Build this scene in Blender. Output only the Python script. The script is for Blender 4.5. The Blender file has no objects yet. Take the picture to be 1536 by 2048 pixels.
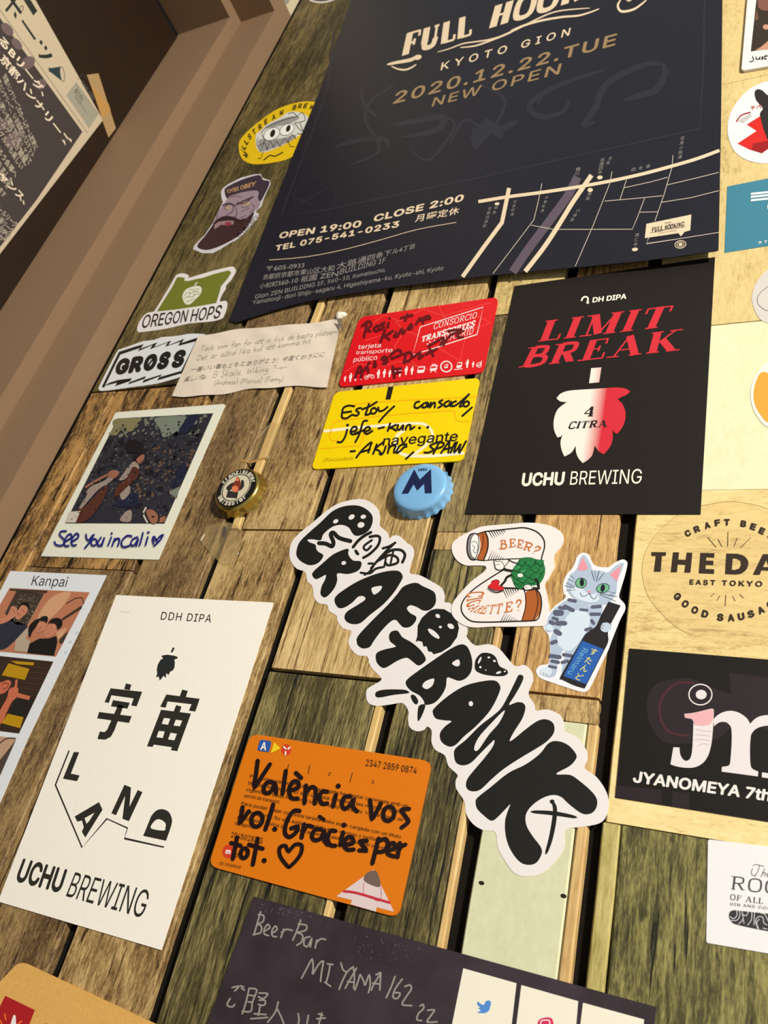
import bpy, bmesh, math, random
from mathutils import Vector, Matrix
from mathutils.geometry import tessellate_polygon
sc = bpy.context.scene
# ------------------------------------------------------------------ camera
# camera pose was solved from the bank-card sized cards (85.6 x 54 mm) on the wall
N_ = Vector((0.37635778, 0.5371093, 0.75489629)).normalized()      # wall depth direction in camera axes
U_ = Vector((0.23663612, -0.84350788, 0.48218026)); U_ = (U_ - N_*N_.dot(U_)).normalized()
R_ = N_.cross(U_)
FPX = 1605.03
D = 292.3                                                            # camera to wall, mm
CAMZ = 1450.0                                                        # eye height, mm
ROT = Matrix((R_, N_, U_))                                           # camera axes (x right, y down, z fwd) -> world
cam_d = bpy.data.cameras.new('camera'); cam = bpy.data.objects.new('camera', cam_d)
sc.collection.objects.link(cam); sc.camera = cam
cx = ROT @ Vector((1,0,0)); cy = ROT @ Vector((0,-1,0)); cz = ROT @ Vector((0,0,-1))
cam.matrix_world = Matrix(((cx.x,cy.x,cz.x,0),(cx.y,cy.y,cz.y,0),(cx.z,cy.z,cz.z,CAMZ/1000),(0,0,0,1)))
cam_d.sensor_fit = 'VERTICAL'; cam_d.sensor_height = 36; cam_d.lens = FPX/2048*36
cam_d.clip_start = 0.01; cam_d.clip_end = 50
cam_d.dof.use_dof = True; cam_d.dof.focus_distance = 0.34; cam_d.dof.aperture_fstop = 26
# ------------------------------------------------------------------ light
sc.view_settings.view_transform = 'Standard'; sc.view_settings.look = 'None'
sc.view_settings.exposure = 0.0; sc.view_settings.gamma = 1; sc.view_settings.use_curve_mapping = False
w = bpy.data.worlds.new('bar_room'); sc.world = w; w.use_nodes = True
bg = w.node_tree.nodes['Background']; bg.inputs[0].default_value = (1.0, 0.975, 0.93, 1); bg.inputs[1].default_value = 0.33
def area_lamp(name, loc, target, size, power, col):
    l = bpy.data.lights.new(name, 'AREA'); l.shape = 'DISK'; l.size = size; l.energy = power; l.color = col
    o = bpy.data.objects.new(name, l); sc.collection.objects.link(o); o.location = loc
    o.rotation_euler = (Vector(target)-Vector(loc)).to_track_quat('-Z', 'Y').to_euler(); return o
area_lamp('ceiling_spot_lamp', (0.95, -0.78, 1.45+0.62), (-0.12, 0.29, 1.60), 0.09, 35, (1.0, 0.95, 0.86))
# ------------------------------------------------------------------ materials
_M = {}
def lin(c): c /= 255; return c/12.92 if c <= .04045 else ((c+.055)/1.055)**2.4
def mat(rgb, rough=.55, spec=.3, metal=0, alpha=1, coat=0, grain=0, name=None):
    k = (tuple(rgb), rough, spec, metal, alpha, coat, grain)
    if k in _M: return _M[k]
    m = bpy.data.materials.new(name or 'print_%d_%d_%d' % tuple(rgb)); m.use_nodes = True
    nt = m.node_tree; b = nt.nodes['Principled BSDF']
    col = tuple(lin(v) for v in rgb)+(1,)
    b.inputs['Base Color'].default_value = col
    b.inputs['Roughness'].default_value = rough; b.inputs['Specular IOR Level'].default_value = spec
    b.inputs['Metallic'].default_value = metal; b.inputs['Alpha'].default_value = alpha
    b.inputs['Coat Weight'].default_value = coat; b.inputs['Coat Roughness'].default_value = .12
    if grain:
        tc = nt.nodes.new('ShaderNodeTexCoord'); n = nt.nodes.new('ShaderNodeTexNoise'); n.inputs['Scale'].default_value = 60 if grain > 1 else 900
        n.inputs['Detail'].default_value = 5
        mx = nt.nodes.new('ShaderNodeMix'); mx.data_type = 'RGBA'; mx.blend_type = 'MULTIPLY'
        mr = nt.nodes.new('ShaderNodeMapRange'); g = (grain % 1) or .08
        mr.inputs[1].default_value = .35; mr.inputs[2].default_value = .65; mr.inputs[3].default_value = 1-g; mr.inputs[4].default_value = 1+g
        nt.links.new(tc.outputs['Object'], n.inputs['Vector']); nt.links.new(n.outputs[0], mr.inputs[0])
        mx.inputs[0].default_value = 1; mx.inputs[6].default_value = col
        nt.links.new(mr.outputs[0], mx.inputs[7]); nt.links.new(mx.outputs[2], b.inputs['Base Color'])
        bp = nt.nodes.new('ShaderNodeBump'); bp.inputs['Strength'].default_value = .15; bp.inputs['Distance'].default_value = .0002
        nt.links.new(n.outputs[0], bp.inputs['Height']); nt.links.new(bp.outputs[0], b.inputs['Normal'])
    _M[k] = m; return m
def wood(name, dark, mid, light, contrast=1.0, stretch=9, fine=260, blotch=14, seed=0, bump=.6, blotch_amt=.5, cross=False, crack=.2):
    """weathered board: streaky grain, fine fibres and broad blotches, all running along the board"""
    m = bpy.data.materials.new(name); m.use_nodes = True; nt = m.node_tree; L = nt.links.new
    b = nt.nodes['Principled BSDF']; b.inputs['Roughness'].default_value = .55; b.inputs['Specular IOR Level'].default_value = .25
    tc = nt.nodes.new('ShaderNodeTexCoord')
    def noise(scale, sx, detail, off, dist=0):
        mp = nt.nodes.new('ShaderNodeMapping'); mp.inputs['Scale'].default_value = (1, 1, 1/sx) if not cross else (1/sx, 1, 1)
        mp.inputs['Location'].default_value = (seed*3.1+off, 0, seed*1.7)
        n = nt.nodes.new('ShaderNodeTexNoise'); n.inputs['Scale'].default_value = scale; n.inputs['Detail'].default_value = detail
        n.inputs['Roughness'].default_value = .65; n.inputs['Distortion'].default_value = dist
        L(tc.outputs['Object'], mp.inputs[0]); L(mp.outputs[0], n.inputs['Vector']); return n.outputs[0]
    def mth(op, x, y):
        n = nt.nodes.new('ShaderNodeMath'); n.operation = op
        for i, v in enumerate((x, y)):
            if isinstance(v, (int, float)): n.inputs[i].default_value = v
            else: L(v, n.inputs[i])
        return n.outputs[0]
    a = noise(fine*2.6, stretch, 5, 0, .4); c = noise(fine*7, stretch*.7, 4, 5); d = noise(blotch*1.6, 2.4, 6, 9, .5); e2 = noise(fine*.7, stretch*1.3, 4, 3, .8)
    v = mth('ADD', mth('MULTIPLY', a, .42), mth('MULTIPLY', c, .28)); v = mth('ADD', v, mth('MULTIPLY', e2, .15))
    v = mth('ADD', v, mth('MULTIPLY', d, blotch_amt))
    ck = noise(fine*1.5, stretch*2.6, 3, 17, .3); mk = nt.nodes.new('ShaderNodeMapRange'); L(ck, mk.inputs[0])
    mk.inputs[1].default_value = .60; mk.inputs[2].default_value = .70; mk.inputs[3].default_value = 0; mk.inputs[4].default_value = crack
    v = mth('SUBTRACT', v, mk.outputs[0])
    mr = nt.nodes.new('ShaderNodeMapRange'); mid_v = (.85+blotch_amt)/2-.035; hw = .092/contrast
    mr.inputs[1].default_value = mid_v-hw; mr.inputs[2].default_value = mid_v+hw; L(v, mr.inputs[0])
    r = nt.nodes.new('ShaderNodeValToRGB'); e = r.color_ramp.elements
    e[0].color = tuple(lin(q) for q in dark)+(1,); e[1].color = tuple(lin(q) for q in light)+(1,)
    k = e.new(.5); k.color = tuple(lin(q) for q in mid)+(1,)
    L(mr.outputs[0], r.inputs[0]); L(r.outputs[0], b.inputs['Base Color'])
    bp = nt.nodes.new('ShaderNodeBump'); bp.inputs['Strength'].default_value = bump; bp.inputs['Distance'].default_value = .0006
    L(v, bp.inputs['Height']); L(bp.outputs[0], b.inputs['Normal']); return m
# ------------------------------------------------------------------ geometry helpers (millimetres; world = mm/1000)
def ray(px, py): return ROT @ Vector(((px-768)/FPX, (py-1024)/FPX, 1))
class Plane:
    def __init__(s, o, n, eu, ev): s.o = Vector(o); s.n = Vector(n).normalized(); s.eu = Vector(eu); s.ev = Vector(ev)
    def px(s, x, y, lift=0):
        r = ray(x, y); o = s.o + s.n*lift
        return r*(o.dot(s.n)/r.dot(s.n))
    def mm(s, u, v, lift=0): return s.o + s.eu*u + s.ev*v + s.n*lift
WALL = Plane((0, D, 0), (0,-1,0), (1,0,0), (0,0,1))
def wmm(px, py, lift=0):
    p = WALL.px(px, py, lift); return (p.x, p.z)
def tilted(c3):
    """plane through three points standing off the wall: [(px, py, lift_mm)] * 3"""
    a, b, c = [WALL.px(*q) for q in c3]; n = (b-a).cross(c-a).normalized()
    if n.y > 0: n = -n
    eu = Vector((1,0,0)); eu = (eu-n*eu.dot(n)).normalized(); ev = eu.cross(n); ev = -ev if ev.z < 0 else ev
    return Plane(a, n, eu, ev)
ZM = dict(A=(0,0,3.84),B=(300,100,3.84),C=(650,0,3.84),D=(1000,0,3.84),E=(450,350,3.072),F=(900,250,2.7927),G=(1350,0,5.12),
 H=(150,500,4.3886),I=(340,600,4.042),J=(600,580,3.657),K=(920,500,2.9538),L=(60,780,3.84),M=(380,820,5.12),N=(740,880,6.98),
 O=(560,980,3.84),P=(880,1020,3.84),Q=(700,1300,2.8444),R=(1236,980,5.12),S=(1206,1280,4.6545),T=(400,1440,3.072),U=(0,1130,5.85),
 V=(0,1460,4.2667),X=(160,1180,3.7925),Y=(0,1800,3.657),a=(400,1760,2.9538),b=(860,1640,3.339),c=(1300,1620,4.784),
 d=(1420,340,3.655),e=(0,0,6.825),f=(540,0,6.827),g=(1050,540,6.144),h=(0,300,5.12),w=(0,0,1))
def z(k, s):
    """points measured in one of the detail views, as photo pixels"""
    ox, oy, sc_ = ZM[k]
    return [(ox+float(t.split(',')[0])/sc_, oy+float(t.split(',')[1])/sc_) for t in s.split()]
def smooth(pts, closed=True, n=4):
    out = []; m = len(pts)
    rng = range(m) if closed else range(m-1)
    for i in rng:
        p = [pts[(i+j) % m] if closed else pts[max(0, min(m-1, i+j))] for j in (-1, 0, 1, 2)]
        for k in range(n):
            t = k/n; t2 = t*t; t3 = t2*t
            out.append(tuple(.5*((2*p[1][a])+(-p[0][a]+p[2][a])*t+(2*p[0][a]-5*p[1][a]+4*p[2][a]-p[3][a])*t2+(-p[0][a]+3*p[1][a]-3*p[2][a]+p[3][a])*t3) for a in (0, 1)))
    if not closed: out.append(tuple(pts[-1]))
    return out
def ell(c, rx, ry, rot=0, n=20):
    r = math.radians(rot); return [(c[0]+rx*math.cos(t)*math.cos(r)-ry*math.sin(t)*math.sin(r), c[1]+rx*math.cos(t)*math.sin(r)+ry*math.sin(t)*math.cos(r)) for t in [2*math.pi*i/n for i in range(n)]]
def roundq(q, r, n=5):
    """quad (or polygon) with rounded corners; r in pixels"""
    out = []; m = len(q)
    for i in range(m):
        p0, p, p1 = Vector(q[i-1]), Vector(q[i]), Vector(q[(i+1) % m])
        a = p+(p0-p).normalized()*r; b = p+(p1-p).normalized()*r
        for k in range(n+1):
            t = k/n; v = a*(1-t)**2+p*2*t*(1-t)+b*t*t; out.append((v.x, v.y))
    return out
def homog(q):
    """unit square (0,0 bottom-left .. 1,1 top-right) onto quad [TL,TR,BR,BL]"""
    (x3,y3),(x2,y2),(x1,y1),(x0,y0) = q      # 0=BL 1=BR 2=TR 3=TL
    sx = x0-x1+x2-x3; sy = y0-y1+y2-y3; dx1 = x1-x2; dx2 = x3-x2; dy1 = y1-y2; dy2 = y3-y2
    den = dx1*dy2-dx2*dy1; g = (sx*dy2-dx2*sy)/den; h = (dx1*sy-sx*dy1)/den
    a = x1-x0+g*x1; b = x3-x0+h*x3; d = y1-y0+g*y1; e = y3-y0+h*y3
    return lambda u, v: ((a*u+b*v+x0)/(g*u+h*v+1), (d*u+e*v+y0)/(g*u+h*v+1))
_T = {}
import os
_FONT = None
for _p in (bpy.utils.system_resource('DATAFILES', path='fonts') or '',):
    try: _FONT = bpy.data.fonts.load(os.path.join(_p, 'Inter.woff2'))      # Blender's own interface font, with its Japanese fallback
    except Exception: _FONT = None
def glyphs(s, off=0, space=1.0):
    """filled letter shapes scaled to the unit box; heavier weights are laid down as overlapping prints -> (verts, faces, aspect, layer of each vertex)"""
    k = (s, off, space)
    if k not in _T:
        plain = all(ord(c) < 256 for c in s)
        cu = bpy.data.curves.new('t', 'FONT'); cu.body = s
        if _FONT and plain: cu.font = _FONT
        cu.resolution_u = 3; cu.space_character = space
        if not plain: cu.offset = max(0, off)
        if plain and _FONT: cu.fill_mode = 'NONE'
        o = bpy.data.objects.new('t', cu); me = bpy.data.meshes.new_from_object(o)
        vs = [(v.co.x, v.co.y) for v in me.vertices]; fs = [tuple(p.vertices) for p in me.polygons]; lay = [0]*len(vs)
        if plain and _FONT:
            nx = [[] for _ in vs]
            for e in me.edges: nx[e.vertices[0]].append(e.vertices[1]); nx[e.vertices[1]].append(e.vertices[0])
            seen = set(); loops = []
            for i in range(len(vs)):
                if i in seen or len(nx[i]) != 2: continue
                lp = [i]; seen.add(i); c = max(nx[i]) if abs(nx[i][0]-nx[i][1]) != 2 else min(nx[i]); c = i+1 if i+1 in nx[i] else c
                while c not in seen: lp.append(c); seen.add(c); c = next((q for q in nx[c] if q not in seen), i)
                loops.append([vs[q] for q in lp])
            def split(l):
                n = len(l)
                for i in range(n):
                    (ax, ay), (bx, by) = l[i], l[(i+1) % n]
                    for j in range(i+2, n):
                        if i == 0 and j == n-1: continue
                        (cx_, cy_), (dx, dy) = l[j], l[(j+1) % n]; den = (bx-ax)*(dy-cy_)-(by-ay)*(dx-cx_)
                        if abs(den) < 1e-12: continue
                        t_ = ((cx_-ax)*(dy-cy_)-(cy_-ay)*(dx-cx_))/den; u_ = ((cx_-ax)*(by-ay)-(cy_-ay)*(bx-ax))/den
                        if 1e-6 < t_ < 1-1e-6 and 1e-6 < u_ < 1-1e-6:
                            X = (ax+(bx-ax)*t_, ay+(by-ay)*t_); return split(l[:i+1]+[X]+l[j+1:])+split([X]+l[i+1:j+1])
                return [l]
            loops = [q for l in loops for q in split(l) if len(q) > 2]
            ar = lambda l: sum(l[q-1][0]*l[q][1]-l[q][0]*l[q-1][1] for q in range(len(l)))/2
            def inside(p, l):
                r = False
                for q in range(len(l)):
                    (x1, y1), (x2, y2) = l[q-1], l[q]
                    if (y1 > p[1]) != (y2 > p[1]) and p[0] < (x2-x1)*(p[1]-y1)/(y2-y1)+x1: r = not r
                return r
            A = [ar(l) for l in loops]; big = max(A, key=abs) if A else 1; sg_ = 1 if big > 0 else -1
            outs = [q for q in range(len(loops)) if A[q]*sg_ > 0]; holes = {q: [] for q in outs}
            for q in range(len(loops)):
                if A[q]*sg_ < 0:
                    c_ = [u for u in outs if inside(loops[q][0], loops[u])]
                    if c_: holes[min(c_, key=lambda u: abs(A[u]))].append(q)
            vs, fs, lay = [], [], []
            for n_, q in enumerate(outs):
                ls = [[Vector((x, y, 0)) for x, y in loops[u]] for u in [q]+holes[q]]; b = len(vs)
                vs += [(v.x, v.y) for l in ls for v in l]; fs += [tuple(i+b for i in f) for f in tessellate_polygon(ls)]; lay += [(n_ % 3)*.4]*(len(vs)-b)
        bpy.data.objects.remove(o); bpy.data.curves.remove(cu); bpy.data.meshes.remove(me); lay0 = lay
        if plain and off > .004:
            n = 8 if off > .012 else 4; r = off*.95; v0, f0 = vs, fs; vs, fs = [], []; lay = []
            for q in range(n+(0 if off < .05 else 4)):
                a = 2*math.pi*q/n; rr_ = r if q < n else r*.5; b = len(vs)
                vs += [(x+rr_*math.cos(a), y+rr_*math.sin(a)) for x, y in v0]; fs += [tuple(i+b for i in f) for f in f0]; lay += [q+l_ for l_ in lay0]
        x0 = min(v[0] for v in vs); x1 = max(v[0] for v in vs); y0 = min(v[1] for v in vs); y1 = max(v[1] for v in vs)
        _T[k] = ([((x-x0)/(x1-x0), (y-y0)/(y1-y0)) for x, y in vs], fs, (x1-x0)/(y1-y0), lay)
    return _T[k]
# slab serif letters drawn as strokes: T thick, t thin, s serif; box is width x 1
SF = {'L':(.62,['T .2,0 .2,1','t .2,.03 .6,.03','t .59,.03 .59,.27','s .2,1','s .2,0']),'I':(.34,['T .17,0 .17,1','s .17,1','s .17,0']),
'M':(.95,['t .16,0 .16,1','T .19,.98 .47,.05','t .47,.05 .76,.97','T .78,0 .78,1','s .14,0','s .14,1','s .78,0','s .78,1']),
'T':(.72,['T .36,0 .36,1','t .04,.96 .68,.96','t .05,.97 .05,.72','t .67,.97 .67,.72','s .36,0']),
'B':(.74,['T .2,0 .2,1','t .2,.97 .45,.97','T .55,.74 .55,.76','c .2,.97 .42,.97 .6,.9 .6,.62 .42,.52 .2,.52','c .2,.52 .46,.52 .68,.4 .68,.12 .46,.03 .2,.03','s .14,0','s .14,1']),
'R':(.8,['T .2,0 .2,1','c .2,.97 .45,.97 .63,.9 .63,.6 .45,.5 .2,.5','T .42,.5 .64,.06','t .64,.04 .76,.06','s .2,0','s .14,1']),
'E':(.7,['T .2,0 .2,1','t .1,.97 .63,.97','t .62,.97 .62,.72','t .2,.52 .46,.52','t .46,.66 .46,.38','t .1,.03 .66,.03','t .65,.03 .65,.29','s .12,0']),
'A':(.86,['t .42,.98 .14,0','T .42,.98 .72,0','t .24,.32 .6,.32','s .12,0','s .72,0']),
'K':(.84,['T .2,0 .2,1','t .26,.42 .68,.97','T .38,.58 .68,.03','s .2,0','s .2,1','s .7,1','s .72,0']),
'C':(.72,['c .64,.78 .6,.9 .4,.98 .16,.88 .1,.5 .16,.12 .4,.02 .58,.06 .66,.24','t .64,.98 .64,.7']),
'G':(.76,['c .64,.78 .6,.9 .4,.98 .16,.88 .1,.5 .16,.12 .4,.02 .6,.08 .63,.3','t .64,.98 .64,.7','T .63,.38 .63,.06','t .46,.4 .74,.4']),
'O':(.78,['c .39,.98 .16,.88 .1,.5 .16,.12 .39,.02 .62,.12 .68,.5 .62,.88 .39,.98']),
'F':(.66,['T .2,0 .2,1','t .1,.97 .63,.97','t .62,.97 .62,.72','t .2,.5 .46,.5','t .46,.64 .46,.36','s .2,0']),
'U':(.78,['T .2,1 .2,.25','c .2,.3 .24,.08 .4,.03 .56,.08 .62,.3 .62,.4','t .62,.3 .62,1','s .2,1','s .62,1']),
'H':(.8,['T .2,0 .2,1','T .6,0 .6,1','t .2,.5 .6,.5','s .2,0','s .2,1','s .6,0','s .6,1']),
'N':(.82,['t .18,0 .18,1','T .2,.98 .62,.02','t .64,0 .64,1','s .16,0','s .14,1','s .64,1']),
'S':(.66,['c .56,.78 .5,.95 .32,.98 .12,.88 .14,.64 .32,.52 .54,.4 .56,.14 .36,.02 .16,.04 .1,.24','t .57,.98 .57,.72','t .1,.02 .1,.28']),
'P':(.72,['T .2,0 .2,1','c .2,.97 .45,.97 .65,.9 .65,.58 .45,.48 .2,.48','s .2,0','s .14,1']),
'D':(.8,['T .2,0 .2,1','c .2,.97 .45,.97 .68,.8 .68,.2 .45,.03 .2,.03','s .14,0','s .14,1']),
'4':(.7,['T .5,0 .5,1','t .5,.98 .08,.28','t .08,.28 .66,.28','s .5,0']),
'?':(.6,['c .1,.72 .14,.92 .32,.98 .5,.9 .5,.68 .34,.52 .28,.42 .28,.3','D .28,.06']),' ':(.4,[]),
'Ø':(.78,['c .39,.98 .16,.88 .1,.5 .16,.12 .39,.02 .62,.12 .68,.5 .62,.88 .39,.98','t .6,.98 .18,.02'])}
def ribbon2(pts, w, taper=False, caps=True):
    """2D outline strips of a stroke -> (verts, faces)"""
    P = [Vector(p) for p in pts]; P = [p for i, p in enumerate(P) if i == 0 or (p-P[i-1]).length > 1e-6]
    vs, fs = [], []
    if len(P) == 1: P.append(P[0]+Vector((1e-3, 0)))
    m = len(P)
    for i, p in enumerate(P):
        a = P[max(0, i-1)]; b = P[min(m-1, i+1)]; t = (b-a); t = t.normalized() if t.length > 1e-9 else Vector((1,0))
        nn = Vector((-t.y, t.x)); k = 1
        if 0 < i < m-1:
            t0 = (p-P[i-1]).normalized(); k = min(1.5, 1/max(.4, abs(nn.dot(Vector((-t0.y, t0.x))))))
        ww = w/2*k
        if taper: s_ = i/(m-1); ww *= (.35+.65*math.sin(math.pi*min(1, max(0, s_)))**.5) if taper is True else (1-s_*taper)
        vs += [tuple(p+nn*ww), tuple(p-nn*ww)]
    for i in range(m-1): fs.append((2*i, 2*i+1, 2*i+3, 2*i+2))
    if caps:
        for e, q in ((0, 1), (m-1, -1)):
            c = P[e]; a = Vector(vs[2*e])-c; base = len(vs); vs.append(tuple(c)); ring = []
            for k in range(1, 5):
                th = math.pi*k/5*(1 if q == 1 else -1); ring.append(len(vs))
                vs.append((c.x+a.x*math.cos(th)-a.y*math.sin(th), c.y+a.x*math.sin(th)+a.y*math.cos(th)))
            seq = [2*e]+ring+[2*e+1]
            for k in range(len(seq)-1): fs.append((base, seq[k], seq[k+1]))
    return vs, fs
def serif2(s, T=.2, t=.07, ser=.17, gap=.06):
    vs, fs, gi = [], [], []; x = 0
    def add(v, f):
        b = len(vs); vs.extend(v); fs.extend(tuple(i+b for i in q) for q in f); gi.extend([(gi[-1]+1) if gi else 0]*len(v))
    for ch in s:
        w_, st = SF[ch]
        for q in st:
            k, _, r = q.partition(' '); pts = [tuple(float(v) for v in p.split(',')) for p in r.split()]
            pts = [(a+x, b) for a, b in pts]
            if k == 'T': add(*ribbon2(pts, T, caps=False))
            elif k == 't': add(*ribbon2(pts, t, caps=False))
            elif k == 'c': add(*ribbon2(smooth(pts, False, 3), (T+t)*.58, caps=False))
            elif k == 'D': add(*ribbon2(pts, T*.8))
            elif k == 's':
                px_, py_ = pts[0]; py_ = min(1-t/2, max(t/2, py_)); add([(px_-ser, py_-t/2), (px_+ser, py_-t/2), (px_+ser, py_+t/2), (px_-ser, py_+t/2)], [(0,1,2,3)])
        x += w_+gap
    x0 = min(v[0] for v in vs); x1 = max(v[0] for v in vs)
    return [((a-x0)/(x1-x0), b) for a, b in vs], fs, gi
class Part:
    def __init__(s, th, name, m, lift, label=None, parent=None, kind=None):
        s.th, s.name, s.m, s.lift, s.label, s.parent, s.kind = th, name, m, lift, label, parent, kind
        s.v, s.f, s.g = [], [], []; s.obj = None; th.parts.append(s)
    def add(s, vs, fs, space='px', lift=None, micro=None):
        """every stroke lies a few thousandths of a millimetre above the one before, as ink over ink"""
        lift = s.lift if lift is None else lift; pl = s.th.plane; f_ = pl.px if space == 'px' else pl.mm
        lift += (len(s.g) % 5)*.0035
        if micro is None: micro = [0]*len(vs)
        b = len(s.v); P3 = [f_(x, y, lift+m_) for (x, y), m_ in zip(vs, micro)]; s.v += P3; s.g.append((b, len(s.v)))
        for q in fs:
            a_ = P3[q[0]]; n = Vector((0,0,0))
            for i in range(1, len(q)-1): n += (P3[q[i]]-a_).cross(P3[q[i+1]]-a_)
            if n.dot(pl.n) < 0: q = tuple(reversed(q))
            s.f.append(tuple(i+b for i in q))
        return s
    def poly(s, pts, holes=(), space='px', lift=None):
        loops = [[Vector((x, y, 0)) for x, y in l] for l in [pts]+list(holes)]
        return s.add([(v.x, v.y) for l in loops for v in l], tessellate_polygon(loops), space, lift)
    def line(s, pts, w, sm=True, closed=False, taper=False, space='px', caps=True):
        if closed: pts = list(pts)+[pts[0]]
        if sm and len(pts) > 2: pts = smooth(pts, False, 4)
        vs, fs = ribbon2(pts, w, taper, caps); n_ = len(vs); return s.add(vs, fs, space, micro=[.016*min(1, i/(2*len(pts))) for i in range(n_)] if len(pts) > 3 else None)
    def text(s, t, q, off=0, space=1.0):
        vs, fs, _, ly = glyphs(t, off, space); H = homog(q); return s.add([H(u, v) for u, v in vs], fs, micro=[i*.0028 for i in ly])
    def serif(s, txt, q, **k):
        vs, fs, gi = serif2(txt, **k); H = homog(q); return s.add([H(u, v) for u, v in vs], fs, micro=[(i % 9)*.0035 for i in gi])
    def arc(s, t, c, r, a0, a1, size, off=0, inside=False):
        """letters along an arc, centre/radius/size in wall mm; angles in degrees, counter-clockwise from right"""
        n = len(t)
        for i, ch in enumerate(t):
            if ch == ' ': continue
            a = math.radians(a0+(a1-a0)*i/(n-1)); vs, fs, asp, ly = glyphs(ch, off)
            rot = a-math.pi/2 if not inside else a+math.pi/2
            h = size; wd = size*min(asp, 1.5); px_ = c[0]+r*math.cos(a); py_ = c[1]+r*math.sin(a)
            s.add([(px_+((u-.5)*wd)*math.cos(rot)-((v-.5)*h)*math.sin(rot), py_+((u-.5)*wd)*math.sin(rot)+((v-.5)*h)*math.cos(rot)) for u, v in vs], fs, 'mm', micro=[i*.0028 for i in ly])
        return s
    def slab(s, pts, space='px'):
        """sheet of paper or card: face at the lift, cut edges down to the wall side"""
        s.poly(pts, space=space); f_ = s.th.plane.px if space == 'px' else s.th.plane.mm
        base = s.th.base; b = len(s.v); m = len(pts)
        for x, y in pts: s.v.append(f_(x, y, s.lift))
        for p3 in s.v[b:b+m]: s.v.append(p3 - s.th.plane.n*(s.lift-base))
        ar = sum(pts[i][0]*pts[(i+1) % m][1]-pts[(i+1) % m][0]*pts[i][1] for i in range(m))
        if space == 'mm': ar = -ar
        for i in range(m):
            j = (i+1) % m; q = (b+i, b+j, b+m+j, b+m+i); s.f.append(q if ar < 0 else q[::-1])
        return s
    def raw(s, vs, fs): b = len(s.v); s.v += [Vector(v) for v in vs]; s.f += [tuple(i+b for i in q) for q in fs]; return s
    def clusters(s):
        """strokes more than 2 cm (and more than half their size) apart become parts of their own"""
        if len(s.g) < 2 or s.g[-1][1] != len(s.v) or s.g[0][0] != 0: return [(s.v, s.f)]
        bb = []
        for a, b in s.g:
            vs = s.v[a:b]; bb.append(([min(v[k] for v in vs) for k in range(3)], [max(v[k] for v in vs) for k in range(3)]))
        par = list(range(len(bb)))
        def root(i):
            while par[i] != i: i = par[i]
            return i
        for i in range(len(bb)):
            for j in range(i):
                if root(i) == root(j): continue
                g2 = sum(max(0, bb[i][0][k]-bb[j][1][k], bb[j][0][k]-bb[i][1][k])**2 for k in range(3))**.5
                sz = max(max(bb[q][1][k]-bb[q][0][k] for k in range(3)) for q in (i, j))
                if g2 <= max(19, .48*sz): par[root(i)] = root(j)
        rs = sorted({root(i) for i in range(len(bb))})
        if len(rs) == 1: return [(s.v, s.f)]
        vi = []
        for k, (a, b) in enumerate(s.g): vi += [rs.index(root(k))]*(b-a)
        out = []
        for r in range(len(rs)):
            keep = [i for i in range(len(s.v)) if vi[i] == r]; mp = {a: b for b, a in enumerate(keep)}
            out.append(([s.v[i] for i in keep], [tuple(mp[i] for i in f) for f in s.f if vi[f[0]] == r]))
        return out
    def build(s):
        org = s.th.org; s.objs = []
        for vv, ff in s.clusters():
            me = bpy.data.meshes.new(s.name)
            me.from_pydata([tuple((v-org)/1000) for v in vv], [], ff); me.materials.append(s.m); me.update()
            if getattr(s, 'smooth', False): me.polygons.foreach_set('use_smooth', [True]*len(me.polygons))
            o = bpy.data.objects.new(s.name, me); sc.collection.objects.link(o); s.objs.append(o)
            if s.label: o['label'] = s.label
            if s.kind: o['kind'] = s.kind
        s.obj = s.objs[0]
        return s.obj
def cadd(v): return Vector((v.x/1000, v.y/1000, (v.z+CAMZ)/1000))
THINGS = []
class Thing:
    def __init__(s, name, label, cat, at, plane=None, base=0.0, t=.3, group=None):
        s.plane = plane or WALL; s.base = base; s.t = base+t; s.parts = []; s.k = 0
        s.org = s.plane.px(at[0], at[1], base); s.name, s.label, s.cat, s.group = name, label, cat, group; THINGS.append(s)
    def part(s, name, m, label=None, k=None, parent=None, lift=None):
        if k is None: s.k += 1; k = s.k
        return Part(s, name, m, (s.t+.05*k) if lift is None else lift, label, parent)
    def sheet(s, pts, m, name='sheet', label=None, space='px'):
        p = Part(s, name, m, s.t, label); p.slab(pts, space); return p
    def sub(s, host, *names):
        h = next(p for p in s.parts if p.name == host)
        for p in s.parts:
            if p.name in names: p.parent = h
    def done(s):
        e = bpy.data.objects.new(s.name, None); e.empty_display_size = .01; sc.collection.objects.link(e)
        e.location = cadd(s.org); e['label'] = s.label; e['category'] = s.cat
        if s.group: e['group'] = s.group
        for p in s.parts: p.build()
        for p in s.parts:
            for o in p.objs: o.parent = p.parent.obj if p.parent else e
        return e
# ------------------------------------------------------------------ structure
def static(name, verts, faces, m, parent=None, kind=None, label=None):
    me = bpy.data.meshes.new(name); me.from_pydata([tuple(cadd(Vector(v))) for v in verts], [], faces); me.materials.append(m); me.update()
    o = bpy.data.objects.new(name, me); sc.collection.objects.link(o)
    if parent: o.parent = parent
    if kind: o['kind'] = kind
    if label: o['label'] = label
    return o
def boxv(x0, x1, y0, y1, z0, z1):
    v = [(x, y, zz) for zz in (z0, z1) for y in (y0, y1) for x in (x0, x1)]
    return v, [(0,2,3,1),(4,5,7,6),(0,1,5,4),(2,6,7,3),(0,4,6,2),(1,3,7,5)]
XC = -420.0; ZLO, ZHI = -420, 960
gapm = mat((24,21,16), .9, .1)
wall = static('wall_back', *boxv(XC-160, 420, D+4.2, D+40, ZLO, ZHI), gapm, kind='structure', label='dark backing of the board wall')
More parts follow.
